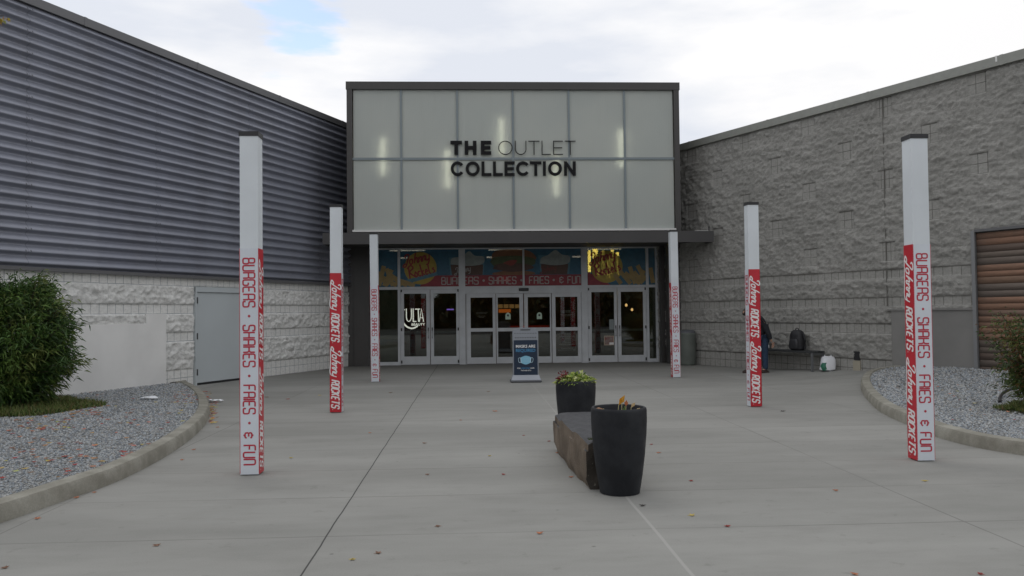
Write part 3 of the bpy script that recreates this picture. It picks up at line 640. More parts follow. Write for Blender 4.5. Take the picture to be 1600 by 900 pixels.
# storefront --------------------------------------------------------
fx = lambda u, v=510: fp(u, v, YS).x
fz = lambda v: fp(800, v, YS).z
z_ct, z_tr1, z_tr0, zfl = fz(386.3), fz(446.8), fz(451), 0.0
MB().box((fx(556), YS-0.35, 0), (fx(579), YS+0.1, cz0+0.09)).build('side_column', M_brown, EN)
MB().box((fx(1028.5), YS-0.45, 0), (fx(1062), YS+0.1, cz0+0.09)).build('side_column', M_brown, EN)
FR = MB()
def bar(u0, u1, z0, z1, y0=-0.06, y1=0.07): FR.box((fx(u0), YS+y0, z0), (fx(u1), YS+y1, z1))
ztt = z_ct+0.001
for (a, b) in ((579, 583), (622, 626), (717.5, 727.5), (909, 918.5), (1010, 1014), (1024.7, 1028.4)): bar(a, b, 0, ztt+0.0)
bar(817.3, 820.3, z_tr1, ztt)
segs = [(583, 622), (626, 717.5), (727.5, 909), (918.5, 1010), (1014, 1024.7)]
for (a, b) in segs: bar(a, b, ztt-0.055, ztt, -0.055, 0.065); bar(a, b, z_tr0, z_tr1, -0.055, 0.065)
bar(727.5, 909, fz(458.5), z_tr0, -0.05, 0.06)
bar(583, 622, 0, 0.10, -0.055, 0.065); bar(1014, 1024.7, 0, 0.10, -0.055, 0.065)
FR.build('storefront_frame', M_alu, EN)
MB().box((fx(579), YS-0.05, ztt), (fx(1028.5), YS+0.1, cz0+0.30)).build('head_panel', M_black, EN)
for (a, b) in ((583, 622), (626, 717.5), (727.5, 817.3), (820.3, 909), (918.5, 1010), (1014, 1024.7)):
    MB().box((fx(a), YS+0.0, z_tr1), (fx(b), YS+0.012, ztt-0.055)).build('transom_pane', M_glass2, EN)
for (a, b) in ((583, 622), (1014, 1024.7)):
    MB().box((fx(a), YS+0.0, 0.10), (fx(b), YS+0.012, z_tr0)).build('side_pane', M_glass, EN)
    MB().box((fx(a), YS+0.03, 0.10), (fx(b), YS+0.05, z_tr0)).build('blind_panel', mat('olive_blind', (0.50, 0.51, 0.43), 0.7, var=0.1, vscale=1.5), EN)
def leaf(u0, u1, g0, g1, ztop_, gz0, gz1, y=0.0, rail=None, handle=None, bar_z=None, hinges=None):
    x0, x1, a, b = fx(u0), fx(u1), fx(g0), fx(g1); y0, y1 = YS-0.035+y, YS+0.02+y
    mb = MB().box((x0, y0, 0.012), (a, y1, ztop_)).box((b, y0, 0.012), (x1, y1, ztop_)).box((a, y0+0.002, 0.012), (b, y1, gz0)).box((a, y0+0.002, gz1), (b, y1, ztop_))
    if rail: mb.box((a, y0+0.002, rail[0]), (b, y1, rail[1]))
    D = mb.build('glass_door', M_alu, EN)
    if rail:
        MB().box((a, y1-0.03, gz0), (b, y1-0.02, rail[0])).build('glass_pane', M_glass, D); MB().box((a, y1-0.03, rail[1]), (b, y1-0.02, gz1)).build('glass_pane', M_glass, D)
    else: MB().box((a, y1-0.03, gz0), (b, y1-0.02, gz1)).build('glass_pane', M_glass, D)
    if bar_z: MB().box((a, y1-0.012, bar_z-0.035), (b, y1+0.03, bar_z+0.035)).build('push_bar', mat('bright_bar', (0.55, 0.56, 0.55), 0.35, metal=0.3), D)
    if handle is not None:
        hx_ = fx(handle); MB().tube([(hx_, y0, 1.05), (hx_, y0-0.05, 1.05), (hx_, y0-0.05, 0.80), (hx_, y0, 0.80)], 0.012, 8).box((hx_-0.02, y0-0.008, 1.03), (hx_+0.02, y0, 1.12)).build('door_handle', M_hinge, D)
    if hinges is not None:
        for z in (0.05, 1.02, 2.19): MB().box((hinges-0.02, y0-0.016, z), (hinges+0.02, y0+0.01, z+0.09)).build('hinge', M_black, D)
    return D
zg0, zg1 = fz(555), fz(457.5); zbar = fz(517.5)
leaf(626.3, 671.9, 631.5, 666.5, z_tr0-0.006, zg0, zg1, handle=669.3, bar_z=zbar, hinges=fx(627.6))
leaf(672.9, 717.2, 678, 713, z_tr0-0.006, zg0, zg1, handle=675.5, bar_z=zbar, hinges=fx(716))
leaf(918.8, 964.2, 924.3, 959.7, z_tr0-0.006, zg0-0.04, zg1, handle=961.8, bar_z=zbar, hinges=fx(920))
leaf(965.2, 1009.7, 970.3, 1005, z_tr0-0.006, zg0-0.04, zg1, handle=967.8, bar_z=zbar, hinges=fx(1008.5))
r0, r1 = fz(517.5), fz(512.2); zsl = fz(458.5)-0.004; sg0, sg1 = fz(557.6), fz(464.5)
leaf(729.5, 774.6, 735.5, 770, zsl, sg0, sg1, -0.01, (r0, r1)); leaf(775.6, 817.8, 778, 812, zsl, sg0, sg1, 0.03, (r0, r1))
leaf(819.3, 861.6, 825, 859.5, zsl, sg0, sg1, 0.03, (r0, r1)); leaf(862.6, 908, 868, 902.5, zsl, sg0, sg1, -0.01, (r0, r1))
MB().box((fx(728.2), YS-0.06, 0), (fx(729.2), YS+0.03, zsl)).build('door_jamb', M_alu, EN); MB().box((fx(908.2), YS-0.06, 0), (fx(908.8), YS+0.03, zsl)).build('door_jamb', M_alu, EN)
MB().box((fx(811), YS-0.11, fz(455)), (fx(826.5), YS-0.05, fz(450.3)), 0.012).build('motion_sensor', M_black, EN)
# interior hall
M_int = mat('dark_interior', (0.22, 0.16, 0.12), 0.8, var=0.35, vscale=0.7)
mb = MB().box((-3.9, 36, 0), (6.3, 36.1, 4)).box((-3.95, 25.2, 0), (-3.85, 36, 4)).box((6.25, 25.2, 0), (6.35, 36, 4)).box((-3.9, 25.08, 3.75), (6.3, 36, 3.85)); mb.build('inner_wall', M_int, EN)
MB().box((-3.85, 25.1, 0.003), (6.25, 36, 0.012)).build('inner_floor', mat('dark_tile', (0.09, 0.08, 0.07), 0.25, var=0.2, vscale=1.5), EN)
for a_, b_ in (((0.6, 35.4, 0), (2.2, 35.9, 1.1)), ((-2.9, 34.8, 0), (-1.6, 35.8, 2.3)), ((3.4, 34.5, 0), (5.5, 35.7, 2.4))): MB().box(a_, b_).build('shop_unit', mat('shop_unit', (0.16, 0.07, 0.045), 0.7, var=0.3, vscale=1), EN)
for cx_ in (-2.2, 1.2, 4.6):  # unseen glowing panels added to brighten the hall behind the doors
    for cy_ in (28.5, 32.5): MB().box((cx_-0.6, cy_-0.15, 3.70), (cx_+0.6, cy_+0.15, 3.745)).build('added_fill_panel', mat('added_fill_glow', (1, 1, 1), 0.5, emit=(1, 0.85, 0.65), estr=2.2), EN)
def glow(name, col, st): return mat(name, (0.02, 0.02, 0.02), 0.5, emit=col, estr=st)
def lit(name, label, cat, u0, u1, v0, v1, Y, m):
    a = fp(u0, v1, Y); b = fp(u1, v0, Y); o = empty(name, ((a.x+b.x)/2, Y, a.z), label, cat); MB().box((a.x, Y, a.z), (b.x, Y+0.05, b.z)).build('lit_face', m, o); MB().box((a.x-0.03, Y+0.051, a.z-0.03), (b.x+0.03, Y+0.12, b.z+0.03)).build('housing', M_black, o); return o
lit('shop_sign', 'orange glowing shop sign inside, seen through the left sliding door', 'sign', 779, 798, 483, 488.5, 33, glow('orange_glow', (1, 0.22, 0.03), 0.75))
o = empty('lit_shop_window', fp(795, 500, 33.2), 'row of dim amber lit panes high inside the hall', 'window')
for k in range(4): a = fp(778+k*9, 481.5, 33.2); b = fp(785.5+k*9, 475.5, 33.2); MB().box((a.x, 33.2, a.z), (b.x, 33.25, b.z)).build('lit_pane', glow('amber_glow', (1, 0.55, 0.2), 0.35), o)
lit('neon_strip', 'thin violet neon strip seen through the second door from the left', 'light', 698, 709, 482.5, 484.5, 32, glow('violet_glow', (0.35, 0.2, 1), 1.6))
lit('shop_counter_light', 'dull red lit counter front seen low through the sliding doors', 'light', 797, 858, 508.5, 511.5, 32, glow('red_glow', (0.8, 0.05, 0.03), 0.22))
for i, (u, v) in enumerate(((978.5, 477), (987.5, 484))):
    c = fp(u, v, 30); o = empty('pendant_lamp', c, ('small warm pendant lamp seen through the rightmost door, the upper one', 'small warm pendant lamp seen through the rightmost door, the lower one')[i], 'lamp')
    MB().lathe([(0.0, -0.05), (0.04, -0.03), (0.045, 0.02), (0.015, 0.06)], c, 12).build('bulb', glow('warm_glow', (1, 0.6, 0.25), 3), o); MB().tube([c+Vector((0, 0, 0.06)), (c.x, c.y, 3.75)], 0.006, 6).build('cord', M_black, o)
# lit white wordmark hanging inside, behind the leftmost door
YU = 27.0; o = empty('lit_store_sign', fp(650, 517, YU), 'glowing white shop lettering with a curved swoosh behind the leftmost glass door', 'sign')
M_ulta = glow('white_glow', (1, 1, 0.97), 2.4); px = lambda u: fp(u, 495, YU).x; pz = lambda v: fp(650, v, YU).z
mb = MB(frame((0, YU, 0), (1, 0, 0), (0, 0, 1)))
def L2(pts, w, sm=False): P = [Vector((px(a), pz(b))) for a, b in pts]; ribbon(mb, smooth_line(P) if sm else P, w)
L2([(635, 482), (635.2, 497), (638, 502), (641.5, 500), (642.8, 494), (642.8, 482)], .03, True); L2([(645.6, 482), (645.6, 502.3), (650.5, 502.3)], .034)
L2([(648.4, 483), (656.5, 483)], .032); L2([(653.6, 482.2), (654, 503)], .034); L2([(655.2, 503), (658.6, 482.5), (661.8, 503)], .032); L2([(656.5, 496.6), (660.6, 496.6)], .022)
L2([(630.5, 484.5), (633, 483.3)], .03)
mb.build('wordmark', M_ulta, o)
mb = MB(frame((0, YU, 0), (1, 0, 0), (0, 0, 1))); L2([(629, 497), (631, 505), (636, 510.5), (643, 513), (649, 511.5), (652.5, 509)], .05, True); mb.build('swoosh', M_ulta, o)
mb = MB(frame((0, YU, 0), (1, 0, 0), (0, 0, 1))); V_, F_ = font_mesh('BEAUTY', 0.105, 'CENTER', 0.003, 1.0); xm_ = (max(v[0] for v in V_)-min(v[0] for v in V_)); sc_ = (px(663.8)-px(642.6))/xm_
mb.add([(px(653.2)+v[0]*sc_, pz(508.7)+v[1], 0) for v in V_], F_); mb.build('small_lettering', M_ulta, o)

# printed banner behind the transom panes -----------------------------
YF = YS-0.004; BN = empty('window_banner', (fx(800), YF, z_tr1), 'printed burger restaurant banner, blue over red, behind the glass above the doors', 'banner')
bz0, bz1 = z_tr1-0.02, ztt-0.03; bx = lambda u: fp(u, 420, YF).x; bzv = lambda v: fp(800, v, YF).z; b2 = lambda u, v: (bx(u), bzv(v))
BF = frame((0, YF, 0), (1, 0, 0), (0, 0, 1))
def layer(name, m, fn, d): q = MB(BF @ Matrix.Translation((0, 0, d))); fn(q); return q.build(name, m, BN)
layer('blue_ground', film_mat('banner_blue', (0.035, 0.15, 0.24)), lambda q: poly(q, [(bx(580), bz0), (bx(1024.6), bz0), (bx(1024.6), bz1), (bx(580), bz1)]), 0.0)
zr = bzv(429.5)
layer('red_band', film_mat('banner_red', (0.33, 0.03, 0.045)), lambda q: poly(q, [(bx(655), bz0+.004), (bx(910), bz0+.004), (bx(910), zr), (bx(668), zr)]), 0.002)
layer('red_band', MATS['banner_red'], lambda q: poly(q, [(bx(918), bz0+.004), (bx(955), bz0+.004), (bx(938), bzv(436)), (bx(918), bzv(426))]), 0.002)
def blob(q, pts, z=0): P = smooth_line([Vector(b2(*p)) for p in pts]+[Vector(b2(*pts[0]))], 4)[:-1]; poly(q, P, z)
fy = film_mat('banner_yellow', (0.50, 0.36, 0.05)); fr_ = film_mat('banner_fries', (0.42, 0.30, 0.11)); fw = film_mat('banner_cream', (0.36, 0.40, 0.38)); fb = film_mat('banner_burger', (0.27, 0.12, 0.05)); fg = film_mat('banner_lettuce', (0.10, 0.13, 0.05)); fbr = film_mat('banner_choc', (0.12, 0.06, 0.04)); fbl = film_mat('banner_light_blue', (0.10, 0.25, 0.32))
layer('round_logo', fy, lambda q: disc(q, b2(657, 418), 0.49, 0.49), 0.004)
layer('round_logo', fy, lambda q: disc(q, b2(948, 418), 0.49, 0.49), 0.004)
layer('logo_stripe', fbl, lambda q: poly(q, [b2(634, 436), b2(682, 424), b2(684, 429), b2(640, 441)]), 0.006)
def fries(q, lo, hi):
    for k, (a, b, c, d) in enumerate(x_ for x_ in ((592, 445, 600, 414), (600, 445, 612, 420), (606, 445, 590, 424), (614, 445, 604, 418), (620, 445, 596, 431), (628, 444, 606, 424), (636, 445, 612, 430), (648, 445, 618, 435), (985, 445, 968, 424), (992, 445, 984, 418), (1000, 445, 976, 428), (1004, 444, 990, 426), (1008, 440, 996, 416), (996, 445, 1006, 424), (970, 445, 960, 430), (1020, 444, 1016, 420)) if lo < x_[0] < hi):
        ribbon(q, [Vector(b2(a, b)), Vector(b2(c, d))], 0.13, k*0.0002)
layer('fries_picture', fr_, lambda q: fries(q, 0, 800), 0.008)
layer('fries_picture', fr_, lambda q: fries(q, 800, 1100), 0.008)
layer('shake_glass', fbl, lambda q: poly(q, [b2(701, 402), b2(758, 399), b2(755, 429), b2(704, 429)]), 0.004)
layer('shake_glass', fbl, lambda q: poly(q, [b2(841, 399), b2(893, 399), b2(889, 429), b2(845, 429)]), 0.004)
layer('shake_cream', fw, lambda q: blob(q, [(704, 412), (706, 403), (722, 400), (733, 392), (742, 399), (756, 401), (754, 412), (730, 415)]), 0.006)
layer('shake_cream', fw, lambda q: blob(q, [(844, 412), (846, 403), (856, 399), (868, 391), (878, 398), (890, 401), (888, 412), (866, 415)]), 0.006)
layer('shake_drink', fbr, lambda q: poly(q, [b2(704, 413), b2(755, 413), b2(754, 429), b2(706, 429)]), 0.005)
layer('shake_drink', fbr, lambda q: poly(q, [b2(845, 413), b2(888, 413), b2(886, 429), b2(847, 429)]), 0.005)
layer('burger_bun', fb, lambda q: blob(q, [(768, 406), (770, 396), (780, 390.5), (800, 389.5), (822, 391), (834, 397), (836, 406), (802, 402)]), 0.006)
layer('burger_bun', fb, lambda q: blob(q, [(770, 426), (800, 422), (832, 425), (830, 429.3), (774, 429.3)]), 0.006)
layer('burger_filling', fg, lambda q: blob(q, [(766, 409), (772, 402), (790, 400), (812, 400), (834, 404), (836, 412), (826, 416), (800, 418), (776, 418)]), 0.008)
layer('burger_patty', fbr, lambda q: blob(q, [(770, 420), (776, 413), (800, 411), (828, 414), (832, 420), (800, 425)]), 0.0095)
layer('burger_tomato', film_mat('banner_tomato', (0.36, 0.07, 0.05)), lambda q: blob(q, [(786, 411), (796, 407), (808, 407), (800, 415)]), 0.011)
ftx = film_mat('banner_text', (0.50, 0.47, 0.44), 0.1)
def strap(q):
    zt0 = bzv(443.5); hh = bzv(432.5)-zt0
    for s, u0, u1 in (('BURGERS', 690, 747), ('SHAKES', 764, 806), ('FRIES', 827, 857), ('&', 874, 880), ('FUN', 887, 906)):
        n = sum(0.35 if c == 'I' else 1.35 for c in s)-0.35; wid = (bx(u1)-bx(u0))/n
        text_strokes(q, s, bx(u0), zt0, hh, wid, wid*0.35, 0.028, r=0.14)
    for u in (755.5, 814.5, 865): disc(q, (bx(u), zt0+hh*0.5), 0.035)
layer('slogan', ftx, strap, 0.005)
def jr(q, u, v, h, two=True):
    a = math.radians(14); x, y = b2(u, v); q2 = MB(q.M @ Matrix.Translation((x, y, 0)) @ Matrix.Rotation(a, 4, 'Z')); johnny(q2, 0, 0, h, h*0.12, 1.08, 0.2, swash=False); ribbon(q2, [Vector(((a_*1.08+0.2*b_)*h, b_*h)) for a_, b_ in smooth_line([Vector((1.93,.42)), Vector((1.92,.0)), Vector((1.84,-.3)), Vector((1.66,-.34))])], h*0.12)
    if two:
        lx = 0.05
        for pts in ([(.0,0),(.1,1)], [(-.05,.85),(.3,1.05),(.45,.8),(.1,.5),(.5,0)]): ribbon(q2, [Vector((lx+p.x*h, -h*1.15+p.y*h)) for p in smooth_line(pts)], h*0.13)
        for i, ch in enumerate('ockets'):
            xx = 0.60+i*0.30
            shp = {'o': [(.1,.42),(0,.2),(.1,0),(.22,.2),(.1,.42)], 'c': [(.22,.38),(.05,.4),(0,.15),(.1,0),(.22,.08)], 'k': [(0,.95),(.02,0),(.02,.2),(.2,.42),(.06,.2),(.22,0)], 'e': [(0,.2),(.2,.25),(.12,.42),(0,.2),(.08,0),(.22,.06)], 't': [(.06,.85),(.04,.1),(.16,0)], 's': [(.2,.4),(.05,.35),(.2,.12),(.02,0)]}[ch]
            ribbon(q2, [Vector(((xx+p.x)*h, -h*1.15+p.y*h)) for p in smooth_line(shp)], h*0.12)
    q.v += q2.v[:] if False else []; n = len(q.v); q.v += q2.v; q.f += [tuple(i+n for i in f) for f in q2.f]
layer('logo_script', film_mat('banner_script_red', (0.38, 0.04, 0.035), 0.1), lambda q: jr(q, 633, 414, 0.36), 0.010)
layer('logo_script', MATS['banner_script_red'], lambda q: jr(q, 924, 413, 0.36), 0.010)
layer('glass_script', film_mat('banner_script_pale', (0.40, 0.38, 0.36), 0.1), lambda q: jr(q, 712, 428, 0.22, False), 0.009)
layer('glass_script', film_mat('banner_script_maroon', (0.22, 0.05, 0.04), 0.1), lambda q: jr(q, 846, 427, 0.22, False), 0.0085)
# lamps behind the banner that shine through the film
M_yl = glow('yellow_lamp', (1, 0.70, 0.12), 12)
for k, (u, v0, v1, w_) in enumerate(((921, 391, 425, 4), (930, 389, 404, 8), (934, 410, 432, 5), (942, 392, 430, 5), (951, 398, 436, 5), (957, 390, 428, 4), (965, 394, 430, 4))):
    a = fp(u-w_/2, v1, 25.6); b = fp(u+w_/2, v0, 25.6); o = empty('hanging_lamp', ((a.x+b.x)/2, 25.6, a.z), ('leftmost', 'second from left', 'third from left', 'middle', 'third from right', 'second from right', 'rightmost')[k]+' of the yellow lamps glowing through the right end of the banner', 'lamp', group='yellow lamps behind the banner')
    MB().box((a.x, 25.6, a.z), (b.x, 25.64, b.z), 0.01).build('lamp_body', M_yl, o); MB().box(((a.x+b.x)/2-.005, 25.61, b.z), ((a.x+b.x)/2+.005, 25.62, 3.75)).build('rod', M_black, o)
a = fp(777, 438, 25.6); o = empty('neon_sign', a, 'red neon glow showing through the word SHAKES on the banner', 'light')
MB().box((a.x, 25.6, a.z-0.04), (a.x+0.38, 25.63, a.z+0.12), 0.01).build('neon_letters', glow('red_neon', (1, 0.05, 0.02), 8), o)
# stickers and notices on the glass
def notice(name, label, cat, u, v, rows, wmax, col=(0.45, 0.45, 0.44), head=None, gap=2.6):
    o = empty(name, fp(u, v, YS-0.03), label, cat); q = MB(frame((0, YS-0.018, 0), (1, 0, 0), (0, 0, 1)))
    vv = v
    if head: add_font(q, head, fx(u), fz(v), 0.075); vv += gap
    random.seed(hash(label) % 1000 if False else len(label))
    for r in range(rows):
        half = wmax*random.uniform(0.45, 1.0)/2; x = u-half; z = fz(vv)
        if r % 3 != 2:
            while x < u+half: dx = random.uniform(0.6, 2.0); poly(q, [(fx(x), z), (fx(x+dx), z), (fx(x+dx), z+0.016), (fx(x), z+0.016)]); x += dx+0.45
        vv += gap*0.75
    q.build('printed_text', mat('notice_print', col, 0.6), o); return o
notice('door_notice', 'small white printed notice on the leftmost sliding panel', 'notice', 752.5, 488, 5, 16)
notice('door_notice', 'small white printed notice on the upper glass of the rightmost sliding panel', 'notice', 885, 487, 5, 16)
notice('hours_notice', 'white lettered opening hours on the lower glass of the rightmost sliding panel', 'notice', 885, 523.5, 8, 27, head='CENTER HOURS', gap=4)
for u, lb in ((794, 'arched pale sticker with a black dot on the left middle sliding door'), (843, 'arched pale sticker with a black dot on the right middle sliding door')):
    o = empty('door_sticker', fp(u, 500, YS), lb, 'sticker'); q = MB(frame((0, YS+0.012, 0), (1, 0, 0), (0, 0, 1))); x = fx(u); z0, z1 = fz(499), fz(488.5)
    poly(q, [(x-.078, z0), (x+.078, z0), (x+.078, z0+.10)]+[(x+.078*math.cos(t), z0+.12+.085*math.sin(t)) for t in np.linspace(0, math.pi, 12)]+[(x-.078, z0+.10)]); q.build('sticker_face', mat('sticker_pale', (0.45, 0.58, 0.46), 0.5), o)
    q = MB(frame((0, YS+0.0105, 0), (1, 0, 0), (0, 0, 1))); disc(q, (x, z0+.12), .035); q.build('black_dot', M_black, o)
o = empty('door_poster', fp(951.5, 539, YS), 'small framed red and grey poster low on the third swing door', 'poster'); a = fp(944, 539.5, YS-.02); b = fp(959, 524.5, YS-.02)
MB().box((a.x, YS-0.022, a.z), (b.x, YS-0.017, b.z)).build('poster_border', mat('poster_tan', (0.50, 0.40, 0.30), 0.6), o); MB().box((a.x+.02, YS-0.026, a.z+.02), (b.x-.02, YS-0.0235, b.z-.02)).build('poster_picture', mat('poster_red', (0.20, 0.05, 0.04), 0.6, col2=(0.25, 0.22, 0.2), vscale=9), o); MB().box((b.x-.14, YS-0.031, a.z+.02), (b.x-.005, YS-0.0275, a.z+.085)).build('white_slip', M_wtx, o)
o = empty('door_poster', fp(954, 520, YS), 'pale paper notice beside the handle of the third swing door', 'poster'); a = fp(952, 515, YS-.02); b = fp(959, 499, YS-.02); MB().box((a.x, YS-0.022, a.z), (b.x, YS-0.018, b.z)).build('paper_sheet', mat('pale_paper', (0.22, 0.25, 0.25), 0.6), o)

# ------------------------------------------------------------------ kerbs and gravel beds
def kerb_mat():
    k = NT('kerb_concrete', 0.85); b = k.noise(3, 6, 0.65); c = k.noise(70, 3)
    base = k.mix(k.rng(b, 0.35, 0.7), (0.20, 0.19, 0.155), (0.32, 0.31, 0.265)); base = k.mix(k.rng(c, 0.3, 0.7, 0, 0.3), base, (0.13, 0.125, 0.105)); k.put(k.b.inputs['Base Color'], base); k.bump(c, 0.3, 0.004); return k.m
M_kerb = kerb_mat()
def dense(pts, n=12):
    return smooth_line([Vector((p[0], p[1])) for p in pts], n)
def kerb(name, outer, side, label):
    """outer: plan points of the plaza-side foot; side: +1 bed lies to the left of travel"""
    P = dense(outer); V = []; F = []; inner = []
    sec = [(0.0, -0.02), (0.012, 0.10), (0.035, 0.135), (0.165, 0.145), (0.185, 0.12), (0.19, -0.02)]
    for i, p in enumerate(P):
        t = (P[min(i+1, len(P)-1)]-P[max(i-1, 0)]).normalized(); n = Vector((-t.y, t.x))*side
        for (o_, z) in sec: q = p+n*o_; V.append((q.x, q.y, z+zg(q.x, q.y)))
        inner.append(p+n*0.15)
    m = len(sec)
    for i in range(len(P)-1):
        for j in range(m-1): F.append((i*m+j, i*m+m+j, i*m+m+j+1, i*m+j+1) if side < 0 else (i*m+j+1, i*m+m+j+1, i*m+m+j, i*m+j))
    mb = MB(); mb.add(V, F); o = mb.build(name, M_kerb, None, True); tag(o, label, 'kerb'); return inner
kLpts = [(-5.6, 1.0), (-4.35, 3.6), (-3.80, 5.3)]+[tuple(gp(u, v))[:2] for u, v in ((0, 818), (100, 783), (200, 745), (280, 700), (320, 665), (328, 640), (315, 618), (288, 604))]
pe = LA+LD*(Ls(262)[0]); kLpts.append((pe.x+0.03, pe.y-0.02))
inL = kerb('kerb', kLpts, 1, 'curved pale concrete kerb sweeping round the left gravel bed')
kRpts = [tuple(gz(u, v))[:2] for u, v in ((1352, 591), (1345, 608), (1370, 640), (1420, 665), (1480, 688), (1600, 712))]+[(6.9, 6.2), (8.6, 4.2)]
pr = RA+RD*(Rs(1400)[0]); kRpts = [(pr.x-0.05, pr.y+0.02), tuple(gz(1372, 584.5))[:2]]+kRpts
inR = kerb('kerb', kRpts, 1, 'curved pale concrete kerb sweeping round the right gravel bed')
M_gap = mat('joint_gap', (0.05, 0.05, 0.045), 0.9)
def inside(poly_, x, y):
    c = False; n = len(poly_); j = n-1
    for i in range(n):
        xi, yi = poly_[i]; xj, yj = poly_[j]
        if (yi > y) != (yj > y) and x < (xj-xi)*(y-yi)/(yj-yi)+xi: c = not c
        j = i
    return c
wl0 = LA+LD*sL0; polyL = [(p.x, p.y) for p in inL]+[(pe.x, pe.y), (wl0.x, wl0.y), (wl0.x, 1.0)]
wr0 = RA+RD*sR0; polyR = [(p.x, p.y) for p in inR]+[(wr0.x+2, 4.0), (wr0.x, wr0.y), (pr.x, pr.y)]
def bed(name, pl, z, label):
    import bmesh
    bm = bmesh.new(); vs = [bm.verts.new((x, y, z(x, y))) for x, y in pl]; f = bm.faces.new(vs); bmesh.ops.triangulate(bm, faces=[f])
    bm.normal_update()
    for q in bm.faces:
        if q.normal.z < 0: q.normal_flip()
    me = bpy.data.meshes.new(name); bm.to_mesh(me); bm.free(); me.materials.append(M_bed); o = bpy.data.objects.new(name, me); COL.objects.link(o); o['kind'] = 'structure'; return o
zL = lambda x, y: 0.105; zR = lambda x, y: 0.105+zg(x, y)
bed('gravel_bed_ground', polyL, zL, ''); bed('gravel_bed_ground', polyR, zR, '')
def stones(name, pl, zf, n, xr_, yr_, sz):
    X = []; 
    while len(X) < n:
        x = rng.uniform(*xr_, 4000); y = yr_[0]+(yr_[1]-yr_[0])*rng.random(4000)**1.7
        X += [(a, b) for a, b in zip(x, y) if inside(pl, a, b)]
    P = np.array(X[:n]); dist = np.hypot(P[:, 0], P[:, 1]); n = len(P)
    r = sz*rng.uniform(0.6, 1.5, n)*np.clip(dist/9, 0.8, 2.0)
    base = np.array([[1,0,0],[-1,0,0],[0,1,0],[0,-1,0],[0,0,.75],[0,0,-.75]], dtype=float)
    V = base[None]*rng.uniform(0.6, 1.25, (n, 6, 1)); a = rng.uniform(0, 6.28, n); b = rng.uniform(-.7, .7, n)
    ca, sa, cb, sb = np.cos(a)[:, None], np.sin(a)[:, None], np.cos(b)[:, None], np.sin(b)[:, None]
    x, y, z = V[..., 0], V[..., 1], V[..., 2]; y2 = y*cb-z*sb; z2 = y*sb+z*cb; x3 = x*ca-y2*sa; y3 = x*sa+y2*ca
    W = np.stack([x3, y3, z2], -1)*r[:, None, None]
    zz = np.array([zf(p[0], p[1]) for p in P]); W += np.stack([P[:, 0], P[:, 1], zz+r*0.25], -1)[:, None]
    F0 = np.array([[0,2,4],[2,1,4],[1,3,4],[3,0,4],[2,0,5],[1,2,5],[3,1,5],[0,3,5]]); F = (F0[None]+(np.arange(n)*6)[:, None, None]).reshape(-1, 3)
    g_ = rng.uniform(0.17, 0.42, n); tint = rng.uniform(-.03, .03, (n, 1)); T = np.stack([g_*0.96, g_*1.0, g_*1.02], -1)+tint*np.array([1, .4, -.4]); T = np.clip(T, .03, 1)
    o = np_mesh(name, W.reshape(-1, 3), F, MATS.get('stone') or vcol_mat('stone', 0.85), tone=np.repeat(T, 6, 0)); return tag(o, kind='stuff')
tag(stones('gravel', polyL, zL, 105000, (-12, -3), (4.5, 19.5), 0.0125), 'loose grey crushed stone filling the left planting bed', 'gravel')
tag(stones('gravel', polyR, zR, 75000, (5.4, 13), (7.5, 20), 0.0125), 'loose grey crushed stone filling the right planting bed', 'gravel')

# ------------------------------------------------------------------ advertising pillars
PW, PH, WH = 0.183, 3.32, 2.20
def face_text(kind, M, root):
    """M: local x = down the pillar, y = to the reader's right, z = out of the face; origin = top of wrap, face centre"""
    q = MB(M)
    if kind == 'white':
        def word(s, a, b, h=0.112):
            n = sum(0.35 if c == 'I' else 1.35 for c in s)-0.35; wid = (b-a)/n; text_strokes(q, s, a, -0.057, h, wid, wid*0.35, 0.0148, r=0.16)
        for s, a, b in (('BURGERS', .098, .57), ('SHAKES', .75, 1.15), ('FRIES', 1.33, 1.605), ('FUN', 1.91, 2.095)): word(s, a, b)
        word('&', 1.785, 1.84, 0.095)
        for a in (.66, 1.24, 1.695): disc(q, (a, 0.0), 0.0125, z=0.0006)
        return q.build('slogan_lettering', M_redtx, root)
    for a in (0.10, 1.15):
        johnny(q, a+0.05, -0.052, 0.160, 0.0185, 1.36, 0.28)
        text_strokes(q, 'ROCKETS', a+0.535, -0.062, 0.116, 0.044, 0.020, 0.0205, RK, 0.22, r=0.14)
        disc(q, (a+1.0, -0.045), 0.005)
    return q.build('brand_lettering', M_wtx, root)
def pillar(x, y, front, label, lean=0.0, PH=3.32):
    r = empty('advertising_pillar', (x, y, 0), label, 'pillar', group='wrapped advertising pillars on the plaza'); h = PW/2
    M0 = Matrix.Translation((x, y, 0)); b = h-0.004
    MB(M0).box((-b, -b, 0.01), (b, b, PH-0.02)).build('post', M_white, r)
    MB(M0).box((-h-0.003, -h-0.003, PH-0.045), (h+0.003, h+0.003, PH)).build('post_cap', M_black, r)
    MB(M0).box((-h+.02, -h+.02, 0.0), (h-.02, h-.02, 0.02)).build('base_plate', M_hinge, r)
    other = 'red' if front == 'white' else 'white'
    for k in range(4):
        a = k*math.pi/2; kind = front if k % 2 == 0 else other
        R_ = M0 @ Matrix.Rotation(a, 4, 'Z')
        p = MB(R_).box((-h, -h, 0.010), (h, -h+0.003, WH)).build('wrap_panel', M_wrapw if kind == 'white' else M_red, r)
        face_text(kind, R_ @ frame((0, -h-0.0012, WH), (0, 0, -1), (1, 0, 0)), p)
        if kind == 'white': MB(R_).box((-h-0.0005, -h-0.0008, 0.02), (-h+0.0045, -h-0.0001, WH-0.002)).box((h-0.0035, -h-0.0008, 0.02), (h+0.0005, -h-0.0001, WH-0.002)).build('red_edge', M_red, p)
    if lean: r.rotation_euler = (0, lean, 0)
    return r
